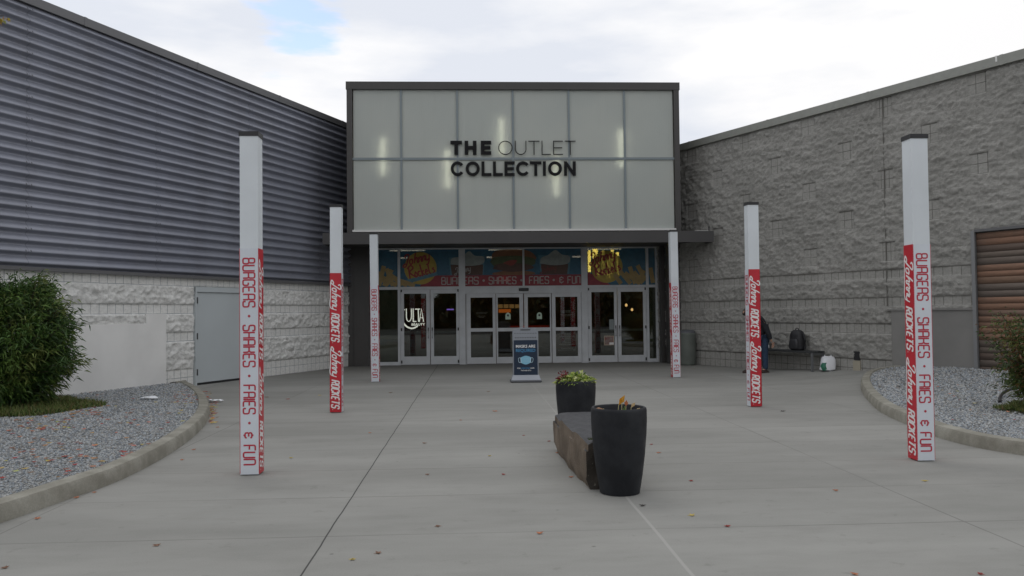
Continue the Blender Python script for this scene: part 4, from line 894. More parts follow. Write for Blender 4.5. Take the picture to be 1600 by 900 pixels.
pc = lambda u, v: (gp(u, v).x, gp(u, v).y+PW/2)
for (u, v, fr2, lb, ln) in (
    (390, 743, 'white', 'nearest pillar on the left of the plaza, white front with red slogan and red right side', 0.002),
    (524.5, 645, 'red', 'middle pillar of the left row, red front with white script, against the metal wing corner', -0.003),
    (586.3, 597, 'white', 'farthest pillar of the left row, white front, standing before the leftmost dark entrance column', 0.007),
    (1447.5, 721, 'white', 'nearest pillar on the right, white front and red left side, beside the right gravel bed', -0.003),
    (1182, 636, 'red', 'middle pillar of the right row, red front with white script, hiding the stooping person', -0.002),
    (1057.5, 590, 'white', 'farthest pillar of the right row, white front, beside the grey litter bin', 0.004)):
    x, y = pc(u, v); ph = fp(u, {743: 205, 645: 319, 597: 363, 721: 209, 636: 315.5, 590: 359}[v], y-PW/2).z; print('pillar height', ph); pillar(x, y, fr2, lb, -ln, ph)

# ------------------------------------------------------------------ A-frame notice board
p = gp(822.5, 598); SX, SY = p.x, p.y
sg = empty('sandwich_board', (SX, SY, 0), 'grey framed navy sandwich board about face masks in front of the sliding doors', 'sign'); M0 = Matrix.Translation((SX, SY, 0))
M_plg = mat('grey_plastic', (0.26, 0.28, 0.31), 0.5, bump=0.1); M_pld = mat('dark_grey_plastic', (0.10, 0.105, 0.115), 0.5)
MB(M0).box((-0.345, 0.0, 0.0), (0.345, 0.42, 0.055), 0.02).build('sign_base', M_pld, sg)
MB(M0).add([(-0.325,0.01,.055),(0.325,0.01,.055),(0.325,.41,.055),(-.325,.41,.055),(-.29,.11,.16),(.29,.11,.16),(.29,.31,.16),(-.29,.31,.16)], [(0,1,5,4),(1,2,6,5),(2,3,7,6),(3,0,4,7),(4,5,6,7)]).build('sign_skirt', mat('light_grey_plastic', (0.33, 0.35, 0.39), 0.5), sg)
TL = M0 @ Matrix.Translation((0, 0.13, 0.13)) @ Matrix.Rotation(math.radians(-2), 4, 'X')
q = MB(TL); P = [(-.285, 0), (.285, 0), (.285, .98)]+[(.285*math.cos(t) if False else .20+.085*math.cos(t), .98+.07*math.sin(t)) for t in np.linspace(0, math.pi/2, 7)][1:]+[(.1, 1.075), (-.1, 1.075)]+[(-.20+.085*math.cos(t), .98+.07*math.sin(t)) for t in np.linspace(math.pi/2, math.pi, 7)]
n = len(P); q.add([(a, 0.0, b) for a, b in P]+[(a, 0.09, b) for a, b in P], [tuple(range(n)), tuple(range(2*n-1, n-1, -1))]+[(i, n+i, n+(i+1) % n, (i+1) % n) for i in range(n)]); body_s = q.build('sign_body', M_plg, sg)
MB(TL).box((-0.11, -0.006, 1.015), (0.11, 0.0, 1.05)).build('handle_slot', M_pld, sg)
q = MB(TL)
for i in range(9): q.box((-.235+i*.055, -0.004, .845), (-.205+i*.055, 0.001, .87)); q.box((-.25+i*.058, -0.004, .945), (-.215+i*.058, 0.001, .958))
q.build('grip_ridges', M_pld, sg)
PN = MB(TL).box((-.262, -0.008, 0.03), (.262, 0.001, .80)).build('poster', mat('navy_poster', (0.008, 0.022, 0.050), 0.35), sg)
TF = TL @ frame((0, -0.0095, 0), (1, 0, 0), (0, 0, 1)); wtm = mat('poster_white', (0.8, 0.8, 0.8), 0.5); blm = mat('poster_blue', (0.06, 0.26, 0.48), 0.5)
def fitfont(q, txt, x0, x1, y, h, bold=0.0, z=0.0):
    V, F = font_mesh(txt, 1.0, 'LEFT', bold); a = min(v[0] for v in V); b = max(v[0] for v in V); t = max(v[1] for v in V); q.add([(x0+(v[0]-a)/(b-a)*(x1-x0), y+v[1]/t*h, z) for v in V], F)
q = MB(TF); fitfont(q, 'MASKS ARE', -.215, .215, .635, .062, 0.018); fitfont(q, 'FOR', -.19, -.115, .168, .026, 0.02); fitfont(q, 'OVER', .10, .19, .168, .026, 0.02); fitfont(q, 'THE AGE OF 5', -.115, .115, .118, .026, 0.02); q.build('poster_lettering', wtm, PN)
q = MB(TF); fitfont(q, 'REQUIRED', -.215, .215, .54, .068, 0.014); fitfont(q, 'EVERYONE', -.10, .085, .168, .026, 0.012); q.build('poster_lettering', blm, PN)
q = MB(TF); P = smooth_line([Vector(a) for a in ((-.11,.42),(0,.455),(.11,.42),(.115,.36),(.10,.30),(0,.262),(-.10,.30),(-.115,.36),(-.11,.42))], 4)[:-1]; poly(q, P); q.build('mask_symbol', mat('mask_blue', (0.22, 0.50, 0.66), 0.5), PN)
q = MB(TF)
for s in (-1, 1): ribbon(q, smooth_line([Vector((s*.11,.41)), Vector((s*.155,.405)), Vector((s*.162,.36)), Vector((s*.145,.31)), Vector((s*.10,.31))]), .008, 0.0005); ribbon(q, [Vector((s*.112,.415)), Vector((s*.104,.30))], .014, 0.001)
for yv in (.40, .36, .32): ribbon(q, [Vector((-.09, yv)), Vector((.09, yv))], .004, .0015)
q.build('mask_loops', mat('mask_pale', (0.5, 0.68, 0.78), 0.5), PN)

# ------------------------------------------------------------------ planters and basalt bench
def pot_mat():
    k = NT('charcoal_planter', 0.5); a = k.noise(4, 6, 0.6); c = k.mix(k.rng(a, 0.35, 0.7), (0.010, 0.011, 0.014), (0.020, 0.022, 0.026)); c = k.mix(k.rng(k.noise(13, 6, 0.7, stretch=(1, 1, 0.4)), 0.55, 0.8, 0, 0.35), c, (0.045, 0.045, 0.047)); k.put(k.b.inputs['Base Color'], c); k.b.inputs['Specular IOR Level'].default_value = 0.3; k.put(k.b.inputs['Roughness'], k.rng(k.noise(6, 4), 0.3, 0.7, 0.5, 0.75)); k.bump(k.noise(40, 3), 0.12, 0.004); return k.m
M_pot = pot_mat(); M_soil = mat('potting_soil', (0.022, 0.016, 0.012), 0.95, var=0.4, vscale=30, bump=1.0, bscale=80)
def planter(x, y, label):
    r = empty('planter', (x, y, 0), label, 'planter', group='tapered charcoal planters')
    prof = [(0.150, 0.0), (0.170, 0.004), (0.174, 0.03), (0.196, 0.16), (0.218, 0.33), (0.233, 0.50), (0.239, 0.62), (0.2385, 0.705), (0.235, 0.722), (0.226, 0.73), (0.214, 0.728), (0.208, 0.715), (0.207, 0.60), (0.20, 0.50)]
    MB().lathe(prof, (x, y, 0), 64).build('pot', M_pot, r, True)
    V = [(x, y, 0.655)]; F = []
    for j in range(1, 6):
        for i in range(24): a = i*math.pi/12; V.append((x+0.2068*j/5*math.cos(a), y+0.2068*j/5*math.sin(a), 0.655+random.uniform(-.006, .008)))
    F += [(0, 1+i, 1+(i+1) % 24) for i in range(24)]
    for j in range(4):
        for i in range(24): k = (i+1) % 24; F.append((1+j*24+i, 1+j*24+24+i, 1+j*24+24+k, 1+j*24+k))
    MB().add(V, F).build('soil', M_soil, r); return r
pn = gp(974, 776); NX, NY = pn.x, pn.y+0.165; planter(NX, NY, 'nearest charcoal planter, holding a few orange leaves')
pf = fp(900, 640, NY); FX, FY = gp(903.5, 693).x, gp(900, 693).y+0.17; planter(FX, FY, 'farther charcoal planter filled with yellow-green foliage, behind the stone block')
# basalt block with broken edges
def basalt():
    A = gp(917, 765); B = gp(866, 703); B = Vector((B.x, B.y, 0)); W = 0.43; Hh = 0.425; root = empty('stone_bench', (A.x+0.2, (A.y+B.y)/2, 0), 'long dark basalt block bench between the two planters', 'bench')
    nu, nv, nw = 40, 12, 10; V = []; F = []; idx = {}
    def P(a, b, c):
        """a along 0..1, b across 0..1, c up 0..1"""
        y = A.y+(B.y-A.y)*a; x0 = A.x+(B.x-A.x)*a-0.02*math.sin(a*3.1); x = x0+W*b; z = Hh*c*(1.0-0.03*a)
        n = mnoise.fractal(Vector((x*3, y*3, z*3)), 0.8, 2, 5); e = 1.0 if (c > 0.9 and b < 0.12) else 0.0
        x += 0.012*n*(1 if b < .5 else -1); z += 0.012*mnoise.noise(Vector((x*5, y*3.5, 0)))*(c > 0)
        if c > 0.8 and b < 0.15: chip = max(0, mnoise.noise(Vector((y*2.6, 1.3, 0)))+0.2)*0.05; z -= chip*(1-b/0.15); x += chip*0.5
        if c < 0.2 and b < 0.15: under = max(0, mnoise.noise(Vector((y*2.1, 7.7, 0)))+0.35)*0.06; x += under*(1-c/0.2)
        return (x, y+0.015*mnoise.noise(Vector((x*6, z*6, 2)))*(a < 0.02 or a > .98), z)
    def face(fn, n1, n2, flip):
        b0 = len(V)
        for i in range(n1+1):
            for j in range(n2+1): V.append(P(*fn(i/n1, j/n2)))
        for i in range(n1):
            for j in range(n2):
                q = (b0+i*(n2+1)+j, b0+(i+1)*(n2+1)+j, b0+(i+1)*(n2+1)+j+1, b0+i*(n2+1)+j+1); F.append(q[::-1] if flip else q)
    face(lambda s, t: (s, 0, t), 60, 14, True); face(lambda s, t: (s, 1, t), 60, 14, False); face(lambda s, t: (s, t, 1), 60, 14, True); face(lambda s, t: (0, s, t), 14, 14, False); face(lambda s, t: (1, s, t), 14, 14, True)
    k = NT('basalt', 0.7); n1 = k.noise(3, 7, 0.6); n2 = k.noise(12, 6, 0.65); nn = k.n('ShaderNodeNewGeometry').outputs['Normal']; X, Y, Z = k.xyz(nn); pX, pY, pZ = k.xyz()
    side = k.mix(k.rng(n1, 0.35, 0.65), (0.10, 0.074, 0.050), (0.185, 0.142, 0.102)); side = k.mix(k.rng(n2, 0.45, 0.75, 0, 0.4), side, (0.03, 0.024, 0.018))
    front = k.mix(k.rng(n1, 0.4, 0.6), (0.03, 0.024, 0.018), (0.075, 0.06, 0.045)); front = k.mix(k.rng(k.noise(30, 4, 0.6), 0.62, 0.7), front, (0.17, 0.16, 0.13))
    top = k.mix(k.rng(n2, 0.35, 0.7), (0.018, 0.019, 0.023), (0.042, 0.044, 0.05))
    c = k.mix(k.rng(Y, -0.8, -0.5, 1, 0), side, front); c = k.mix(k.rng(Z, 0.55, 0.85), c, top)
    k.put(k.b.inputs['Base Color'], c); k.bump(k.noise(25, 7, 0.7), 0.7, 0.012)
    MB().add(V, F).build('basalt_block', k.m, root, True)
    # moss on the near top edge
    q = MB()
    for _ in range(160):
        x = A.x+random.uniform(0.02, 0.2); y = A.y+random.uniform(0.01, 0.07); z = Hh+0.002
        a = random.uniform(0, 6.28); h = random.uniform(0.008, 0.022); q.add([(x, y, z), (x+.006*math.cos(a), y+.006*math.sin(a), z), (x+.004, y, z+h)], [(0, 1, 2)])
    q.build('moss', mat('moss_green', (0.08, 0.10, 0.03), 0.9), root)
    return root
basalt()
# ------------------------------------------------------------------ foliage
def leaf_cloud(name, C_, n_, dirs, Ln, Wd, tones, m, parent, fold=0.25, bend=0.3):
    """C_ (n,3) bases, dirs (n,3), Ln,Wd (n,) -> six-vertex bent leaves"""
    C_ = np.asarray(C_); D = dirs/np.linalg.norm(dirs, axis=1, keepdims=True); n = len(C_)
    R = rng.normal(size=(n, 3)); R -= (R*D).sum(1, keepdims=True)*D; R /= np.linalg.norm(R, axis=1, keepdims=True); U = np.cross(R, D)
    L = Ln[:, None]; W = Wd[:, None]; dn = np.array([0, 0, -1.0])[None]
    p0 = C_; p1 = C_+D*L*0.45+R*W/2+U*W*fold; p2 = C_+D*L*0.45-R*W/2+U*W*fold; pm = C_+D*L*0.45; p3 = C_+D*L+dn*L*bend
    V = np.stack([p0, p1, pm, p2, p3], 1).reshape(-1, 3); F0 = np.array([[0, 1, 2], [0, 2, 3], [1, 4, 2], [2, 4, 3]]); F = (F0[None]+(np.arange(n)*5)[:, None, None]).reshape(-1, 3)
    return np_mesh(name, V, F, m, parent, tone=np.repeat(tones, 5, 0))
M_leaf = vcol_mat('leaf', 0.5, trans=0.22, spec=0.4); M_bark = mat('bark', (0.06, 0.045, 0.03), 0.9, var=0.3, vscale=20)
def bush(name, c, R, H_, nclump, nleaf, label, cols, seed, zbase=0.1, Lr=(0.07, 0.14), Wr=(0.010, 0.018), low=0.02):
    global rng; rng = np.random.default_rng(seed)
    r = empty(name, (c[0], c[1], zbase), label, 'bush'); q = MB(); Cs = []; Ds = []; T = []
    for k in range(nclump):
        a = rng.uniform(0, 2*math.pi); zf = rng.uniform(low, 1)**0.85; rad = R*math.sqrt(max(0.04, 1-abs(zf*1.55-0.70)**2.4*0.85))*(0.66+0.34*min(1, zf/0.45))
        rr = rad*(1.22 if k % 9 == 0 else 0.97)*rng.uniform(0.35, 1.0)**0.45*(1+0.34*mnoise.noise(Vector((math.cos(a)*1.6, math.sin(a)*1.6, zf*2.5+seed)))*2)
        tip = np.array([c[0]+rr*math.cos(a), c[1]+rr*math.sin(a), zbase+H_*zf*(1+0.05*rng.normal())])
        st = np.array([c[0]+0.12*R*rng.normal(), c[1]+0.12*R*rng.normal(), zbase])
        if k % 5 == 0: mid = (st+tip)/2+np.array([0, 0, 0.12*H_]); q.tube([st, mid, tip], [0.012, 0.008, 0.003], 5)
        m_ = nleaf; t_ = rng.beta(2, 1, m_)[:, None]*0.32; axis = (tip-st)/np.linalg.norm(tip-st)+np.array([math.cos(a)*0.5, math.sin(a)*0.5, -0.1])
        P = tip[None]-axis[None]*t_+rng.normal(size=(m_, 3))*0.065
        d = axis[None]*0.8+rng.normal(size=(m_, 3))*0.65+np.array([0, 0, -0.25]); Cs.append(P); Ds.append(d)
        base = np.array(cols[rng.integers(len(cols))]); T.append(base[None]*rng.uniform(0.7, 1.3, (m_, 1)))
    Cs = np.concatenate(Cs); Ds = np.concatenate(Ds); T = np.concatenate(T); n = len(Cs)
    ok = Cs[:, 2] > zbase+0.03; Cs, Ds, T = Cs[ok], Ds[ok], T[ok]; n = len(Cs)
    leaf_cloud('foliage', Cs, n, Ds, rng.uniform(*Lr, n), rng.uniform(*Wr, n), T, M_leaf, r); q.build('stems', M_bark, r); return r
bc = fp(2, 520, 12.7)
bush('bamboo_bush', (bc.x-0.18, 13.25), 0.96, 2.08, 640, 56, 'large dark green narrow-leaved bush in the left gravel bed, against the white wall', [(0.045, 0.095, 0.022), (0.065, 0.13, 0.028), (0.10, 0.17, 0.035), (0.035, 0.07, 0.02), (0.15, 0.19, 0.05)], 3, 0.12, (0.09, 0.16), (0.018, 0.029), 0.07)
rc = gp(1652, 640, 0.15)
bush('nandina_bush', (rc.x, rc.y+0.1), 0.80, 1.36, 300, 56, 'green and reddish bush in the right gravel bed, in front of the timber panel', [(0.06, 0.10, 0.025), (0.10, 0.135, 0.035), (0.17, 0.08, 0.035), (0.045, 0.075, 0.02), (0.17, 0.17, 0.045)], 5, 0.13, (0.045, 0.085), (0.016, 0.028), 0.12)
def grass(name, c, rx, ry, n, label, zb, seed, hmax=0.13):
    g_ = np.random.default_rng(seed); a = g_.uniform(0, 6.28, n); r = np.sqrt(g_.random(n)); wob = 1+0.12*np.sin(a*3+seed)+0.08*np.sin(a*7)
    X = c[0]+rx*r*np.cos(a)*wob; Y = c[1]+ry*r*np.sin(a)*wob; h = hmax*g_.uniform(0.4, 1.1, n)*(1.15-0.5*r**3); l = g_.normal(size=(n, 2))*0.05; wd = 0.006*np.clip(np.hypot(X, Y)/8, 1, 2); b = g_.uniform(0, 6.28, n)
    P0 = np.stack([X-wd*np.cos(b), Y-wd*np.sin(b), np.full(n, zb)], -1); P1 = np.stack([X+wd*np.cos(b), Y+wd*np.sin(b), np.full(n, zb)], -1); P2 = np.stack([X+l[:, 0], Y+l[:, 1], zb+h], -1)
    V = np.stack([P0, P1, P2], 1).reshape(-1, 3); F = np.arange(3*n).reshape(-1, 3); cols = np.array([(0.09, 0.14, 0.035), (0.13, 0.18, 0.045), (0.20, 0.22, 0.07), (0.22, 0.17, 0.08), (0.06, 0.10, 0.025)])
    o = np_mesh(name, V, F, M_leaf, tone=np.repeat(cols[g_.integers(0, 5, n)], 3, 0)); tag(o, label, 'grass', kind='stuff')
    k = 40; MB().add([(c[0], c[1], zb+0.03)]+[(c[0]+rx*math.cos(t)*(1+0.12*math.sin(t*3+seed)), c[1]+ry*math.sin(t)*(1+0.12*math.sin(t*3+seed)), zb-0.02) for t in np.linspace(0, 2*math.pi, k, endpoint=False)], [(0, i+1, (i+1) % k+1) for i in range(k)]).build('turf_soil', mat('turf_soil', (0.045, 0.05, 0.02), 0.95, var=0.3, vscale=10), None)['kind'] = 'structure'
gc = gp(-10, 640, 0.12); grass('grass', (gc.x-0.1, gc.y+0.1), 1.45, 1.55, 17000, 'patch of uneven grass around the foot of the left bush', 0.12, 2)
gc2 = gp(1660, 634, 0.15); grass('grass', (gc2.x, gc2.y-0.2), 0.95, 0.8, 5000, 'small patch of grass under the right bush', 0.14, 4, 0.09)
# planting in the pots
rng = np.random.default_rng(11)
r = empty('leafy_plant', (FX, FY, 0.65), 'mound of yellow-green variegated leaves growing in the farther planter', 'plant')
n = 520; a = rng.uniform(0, 6.28, n); rr = 0.205*np.sqrt(rng.random(n)); base = np.stack([FX+rr*np.cos(a), FY+rr*np.sin(a), 0.69+0.105*(1-(rr/0.22)**2)*rng.uniform(0.3, 1.15, n)], -1)
d = np.stack([np.cos(a)*rr*4, np.sin(a)*rr*4, np.full(n, 0.35)], -1)+rng.normal(size=(n, 3))*0.45; cols = np.array([(0.30, 0.38, 0.06), (0.42, 0.48, 0.12), (0.18, 0.27, 0.04), (0.55, 0.58, 0.28), (0.10, 0.17, 0.03)])
leaf_cloud('foliage', base, n, d, rng.uniform(0.05, 0.10, n), rng.uniform(0.018, 0.034, n), cols[rng.integers(0, 5, n)], M_leaf, r)
r2 = empty('coleus_plant', (FX-0.14, FY, 0.65), 'dark red leaves sticking up at the left of the farther planter', 'plant')
n = 34; base = np.stack([FX-0.14+rng.normal(size=n)*0.03, FY-0.03+rng.normal(size=n)*0.03, 0.72+rng.uniform(0, 0.10, n)], -1); d = rng.normal(size=(n, 3))*0.7+np.array([-0.3, 0, 0.7]); leaf_cloud('foliage', base, n, d, rng.uniform(0.05, 0.085, n), rng.uniform(0.02, 0.032, n), np.array([(0.16, 0.012, 0.02)]*n)*rng.uniform(0.5, 1.5, (n, 1)), M_leaf, r2)
MB().tube([(FX-.14, FY-.03, .65), (FX-.15, FY-.03, .8)], .004, 5).build('stem', M_bark, r2)
r = empty('dying_plant', (NX, NY, 0.65), 'sparse plant with orange and yellow leaves in the nearest planter', 'plant'); q = MB(); B_ = []; D_ = []; T_ = []; L_ = []; W_ = []
for (dx, h, ln, w_, col, dr) in ((-.02, .08, .11, .05, (0.62, 0.30, 0.03), (.55, 0, 1)), (.01, .10, .075, .035, (0.66, 0.36, 0.05), (.3, 0, 1)), (-.03, .0, .07, .05, (0.60, 0.24, 0.03), (.8, -.3, .3)), (-.12, .05, .09, .03, (0.40, 0.22, 0.12), (-1, 0, .1)), (.05, .07, .06, .035, (0.45, 0.15, 0.06), (.1, 0, 1)), (.085, .06, .06, .03, (0.50, 0.36, 0.18), (.6, 0, .8)), (.06, .02, .08, .03, (0.12, 0.20, 0.05), (-.3, 0, 1)), (.03, .01, .07, .03, (0.10, 0.17, 0.04), (.2, 0, 1)), (.10, .0, .07, .03, (0.45, 0.25, 0.15), (.5, -.2, .5)), (.12, .03, .05, .02, (0.5, 0.38, 0.2), (.8, 0, .6)), (-.09, .0, .06, .02, (0.5, 0.42, 0.22), (-.4, -.1, .8)), (.07, .0, .05, .04, (0.4, 0.12, 0.05), (.2, -.6, .4))):
    x0, y0 = NX+dx, NY-0.06+random.uniform(-.03, .03); z0 = 0.655; q.tube([(x0, y0, z0), (x0+dr[0]*.01, y0, z0+h*0.6), (x0+dr[0]*.02, y0, z0+h+0.02)], 0.0035, 5)
    B_.append((x0+dr[0]*.02, y0, z0+h+.015)); D_.append(dr); T_.append(col); L_.append(ln); W_.append(w_)
leaf_cloud('foliage', np.array(B_), len(B_), np.array(D_, dtype=float), np.array(L_), np.array(W_), np.array(T_), M_leaf, r, 0.2, 0.1); q.build('stem', mat('straw_stem', (0.42, 0.38, 0.20), 0.7), r)

# ------------------------------------------------------------------ fallen leaves and litter
LEAFCOL = {'red': (0.27, 0.04, 0.03), 'orange': (0.42, 0.17, 0.09), 'yellow': (0.42, 0.33, 0.10), 'brown': (0.20, 0.11, 0.07), 'dark': (0.04, 0.035, 0.03)}
def maple(q, c, s, a, col=None):
    P = []; k = 15
    for i in range(k): t = a+2*math.pi*i/k; r_ = s*(1.0 if i % 3 == 0 else 0.48)*(1.15 if i in (0, 3, 12) else 0.85); P.append((c[0]+r_*math.cos(t), c[1]+r_*math.sin(t), c[2]+0.004+random.uniform(0, .35)*s*(i % 3 == 0)))
    q.add([(c[0], c[1], c[2]+0.012)]+P, [(0, i+1, (i+1) % k+1) for i in range(k)])
random.seed(21)
spots = [(720, 657, 'orange'), (818, 681, 'red'), (858, 690, 'red'), (765, 713, 'yellow'), (787, 742, 'red'), (843, 834, 'orange'), (663, 693, 'brown'), (578, 677, 'orange'), (892, 746, 'orange'), (871, 708, 'orange'), (1080, 752, 'red'), (1081, 806, 'yellow'), (1136, 823, 'red'), (1306, 767, 'orange'), (1336, 898, 'orange'), (1445, 752, 'yellow'), (245, 853, 'brown'), (8, 888, 'brown'), (1004, 791, 'dark'), (684, 823, 'brown'), (120, 778, 'orange'), (148, 770, 'orange'), (58, 811, 'orange'), (284, 719, 'orange'), (450, 624, 'red'), (417, 621, 'brown'), (610, 614, 'brown'), (763, 612, 'brown'), (500, 618, 'yellow'), (668, 742, 'brown'), (1018, 695, 'red'), (1029, 708, 'orange'), (1223, 643, 'dark'), (591, 865, 'brown'), (551, 875, 'yellow'), (455, 716, 'yellow'), (340, 668, 'orange'), (303, 703, 'orange'), (1532, 898, 'red'), (773, 643, 'orange')]
LM = [('the nearest planter', NX, NY), ('the stone block bench', 0.95, 8.3), ('the farther planter', FX, FY), ('the nearest left pillar', -2.16, 8.2), ('the middle left pillar', -2.15, 13.2), ('the far left pillar', -2.2, 19), ('the nearest right pillar', 4.57, 8.3), ('the middle right pillar', 4.5, 13.1), ('the sandwich board', SX, SY), ('the dark paving joint', -1.03, 8.0), ('the dark joint close to camera', -1.03, 5.6), ('the pale joint close to camera', 1.28, 5.4), ('the left kerb', -3.3, 8.6), ('the left kerb close to the camera', -3.4, 6.4), ('the steel door', -5.6, 18.5), ('the grey left kerb bend', -3.9, 13), ('the bottom right of the picture', 3.2, 5.2)]
leafinfo = []
for i, (u, v, c) in enumerate(spots):
    p = gz(u, v); leafinfo.append((min(LM, key=lambda L_: math.hypot(L_[1]-p.x, L_[2]-p.y))[0], c, p.y, i))
def leaf_label(i):
    return ' '.join(leaf_label_(i).split()[:16])
def leaf_label_(i):
    lm, c, y, _ = leafinfo[i]; same = sorted([q for q in leafinfo if q[0] == lm and q[1] == c], key=lambda q: q[2]); k = [q[3] for q in same].index(i); n = len(same)
    w_ = '' if n == 1 else (('the nearer one of two', 'the farther one of two')[k] if n == 2 else ('the nearest of its kind', 'the second nearest', 'the third nearest', 'the fourth nearest', 'the fifth nearest')[k])
    return {'red': 'red', 'orange': 'orange', 'yellow': 'yellow', 'brown': 'brown', 'dark': 'blackened'}[c]+' fallen leaf by '+lm+(', '+w_ if w_ else '')
for i_, (u, v, c) in enumerate(spots):
    p = gz(u, v); s = random.uniform(0.022, 0.034) if p.y < 12 else random.uniform(0.04, 0.055); q = MB(); maple(q, (p.x, p.y, p.z), s, random.uniform(0, 6)); o = q.build('fallen_leaf', mat('leaf_'+c, LEAFCOL[c], 0.7, var=0.3, vscale=40)); tag(o, leaf_label(i_), 'leaf', 'fallen leaves on the paving')
V = []; F = []; T = []
def litter(n, fn, sz=(0.02, 0.04)):
    for _ in range(n):
        x, y, z = fn(); q = MB(); maple(q, (x, y, z), random.uniform(*sz), random.uniform(0, 6)); k = len(V); V.extend(tuple(p) for p in q.v); F.extend(tuple(i+k for i in f) for f in q.f); c = LEAFCOL[random.choice(['red', 'orange', 'orange', 'brown', 'brown', 'yellow'])]; T.extend([tuple(t*random.uniform(.8, 1.2) for t in c)]*16)
def at_(u0, u1, v0, v1, dz=0.12):
    def f():
        while True:
            p = gp(random.uniform(u0, u1), random.uniform(v0, v1), dz)
            if inside(polyL, p.x, p.y) or inside(polyR, p.x, p.y): return tuple(p)
    return f
litter(46, at_(110, 160, 632, 652)); litter(40, at_(30, 110, 655, 672)); litter(120, at_(20, 310, 610, 740)); litter(26, at_(0, 250, 660, 770)); litter(36, at_(270, 308, 612, 630))
litter(60, lambda: (lambda p: (p.x, p.y, 0.005))(gp(*(lambda t: (325+7*math.sin(t)+random.uniform(0, 12)*random.random(), 627+35*random.random()))(random.uniform(0, 3))))); litter(30, lambda: (lambda t: tuple(gp(305+random.uniform(-3, 25)+t*0, 612+random.uniform(0, 12), 0.005)))(0)); litter(30, at_(1400, 1600, 600, 670, 0.2), (0.014, 0.026))
o = np_mesh('leaf_litter', V, F, vcol_mat('litter_leaf', 0.75), tone=np.array(T)); tag(o, 'drifts of small red and brown leaves along the kerb and over the gravel', 'leaf litter', kind='stuff')
M_paper = mat('white_paper', (0.75, 0.77, 0.80), 0.6, bump=0.2)
for (u, v, z, lb) in ((232, 623, 0.14, 'crumpled white paper lying on the left gravel bed'), (335, 627.5, 0.01, 'white paper scrap on the paving beside the left kerb, among red leaves')):
    p = gp(u, v, z); q = MB(); nn_ = 6; vs = []
    for i in range(nn_):
        for j in range(4): vs.append((p.x-0.14+0.28*i/(nn_-1)+random.uniform(-.01, .01), p.y-0.08+0.16*j/3+random.uniform(-.02, .02), p.z+0.01+random.uniform(0, .035)*(1 if 0 < i < nn_-1 else .3)))
    q.add(vs, [(i*4+j, (i+1)*4+j, (i+1)*4+j+1, i*4+j+1) for i in range(nn_-1) for j in range(3)]); tag(q.build('paper_scrap', M_paper), lb, 'litter')

# ------------------------------------------------------------------ litter bin, bench, bags
p = gz(1077.5, 571); Mb = mat('bin_grey_green', (0.135, 0.15, 0.135), 0.55, var=0.12, vscale=3, bump=0.3, bscale=90); r = empty('litter_bin', (p.x, p.y+0.2, p.z), 'round grey-green litter bin with dark top beside the far right pillar', 'bin')
MB().lathe([(0.19, 0), (0.215, 0.02), (0.225, 0.05), (0.235, 0.84), (0.24, 0.86), (0.24, 0.90), (0.225, 0.915)], (p.x, p.y+0.2, p.z), 36).build('bin_body', Mb, r, True)
MB().lathe([(0.225, 0.917), (0.22, 0.95), (0.17, 0.99), (0.10, 1.0), (0.095, 0.975), (0.0, 0.97)], (p.x, p.y+0.2, p.z), 36).build('bin_lid', M_pld, r, True)
# bench parallel to the right wall
be = gz(1271, 580.5); sB = (be-RA).dot(RD); hB = (be-RA).dot(RN); print('bench off wall', hB)
hB = max(hB, 0.42); bL = Rs(1185)[0]; zb = zg(*(RA+RD*sB).xy); BM = mat('bench_metal', (0.055, 0.058, 0.06), 0.5, metal=0.3)
r = empty('bench', RA+RD*sB+RN*hB+Vector((0, 0, zb)), 'low dark metal bench along the grey block wall', 'bench')
q = MB()
for k in range(4): wslab(q, RA, RD, RN, sB-0.06, sB+1.95, zb+0.405, zb+0.45, hB-0.36+k*0.1, hB-0.36+k*0.1+0.085)
q.build('seat', BM, r)
for s in (sB-0.04, sB+1.9):
    wslab(MB(), RA, RD, RN, s, s+0.045, zb-0.03, zb+0.404, hB-0.36, hB-0.315).build('leg', mat('bench_leg', (0.16, 0.165, 0.17), 0.5, metal=0.3), r); wslab(MB(), RA, RD, RN, s, s+0.045, zb-0.03, zb+0.404, hB-0.01, hB+0.035).build('leg', MATS['bench_leg'], r)
    wslab(MB(), RA, RD, RN, s+.003, s+0.042, zb+0.36, zb+0.403, hB-0.314, hB-0.011).build('cross_rail', MATS['bench_leg'], r)
def sack(name, M, prof, m, parent, seed=0, crumple=0.0, n=28, power=3.0):
    """rounded-box body: prof = list of (half width, half depth, z)"""
    V = []; F = []
    for (a, b, z) in prof:
        for i in range(n):
            t = 2*math.pi*i/n; c_, s_ = math.cos(t), math.sin(t); e = 2/power; x = a*math.copysign(abs(c_)**e, c_); y = b*math.copysign(abs(s_)**e, s_); k = 1+crumple*mnoise.noise(Vector((x*9, y*9, z*9+seed))); V.append((x*k, y*k, z+crumple*0.05*mnoise.noise(Vector((x*12, z*12, seed)))))
    m_ = len(prof)
    for j in range(m_-1):
        for i in range(n): k = (i+1) % n; F.append((j*n+i, j*n+k, j*n+n+k, j*n+n+i))
    F += [tuple(range(n-1, -1, -1)), tuple((m_-1)*n+i for i in range(n))]; return MB(M).add(V, F).build(name, m, parent, True)
def onwall(s, h, z): q = RA+RD*s+RN*h; ang = math.atan2(RD.y, RD.x); return Matrix.Translation((q.x, q.y, z)) @ Matrix.Rotation(ang+math.pi, 4, 'Z')
Mbp = mat('black_nylon', (0.014, 0.014, 0.017), 0.6, var=0.3, vscale=12, bump=0.3, bscale=50)
sbp = Rs(1257)[0]; M_ = onwall(sbp-0.0, hB-0.16, zb+0.452); r = empty('backpack', M_.translation, 'black backpack standing upright on the metal bench', 'backpack')
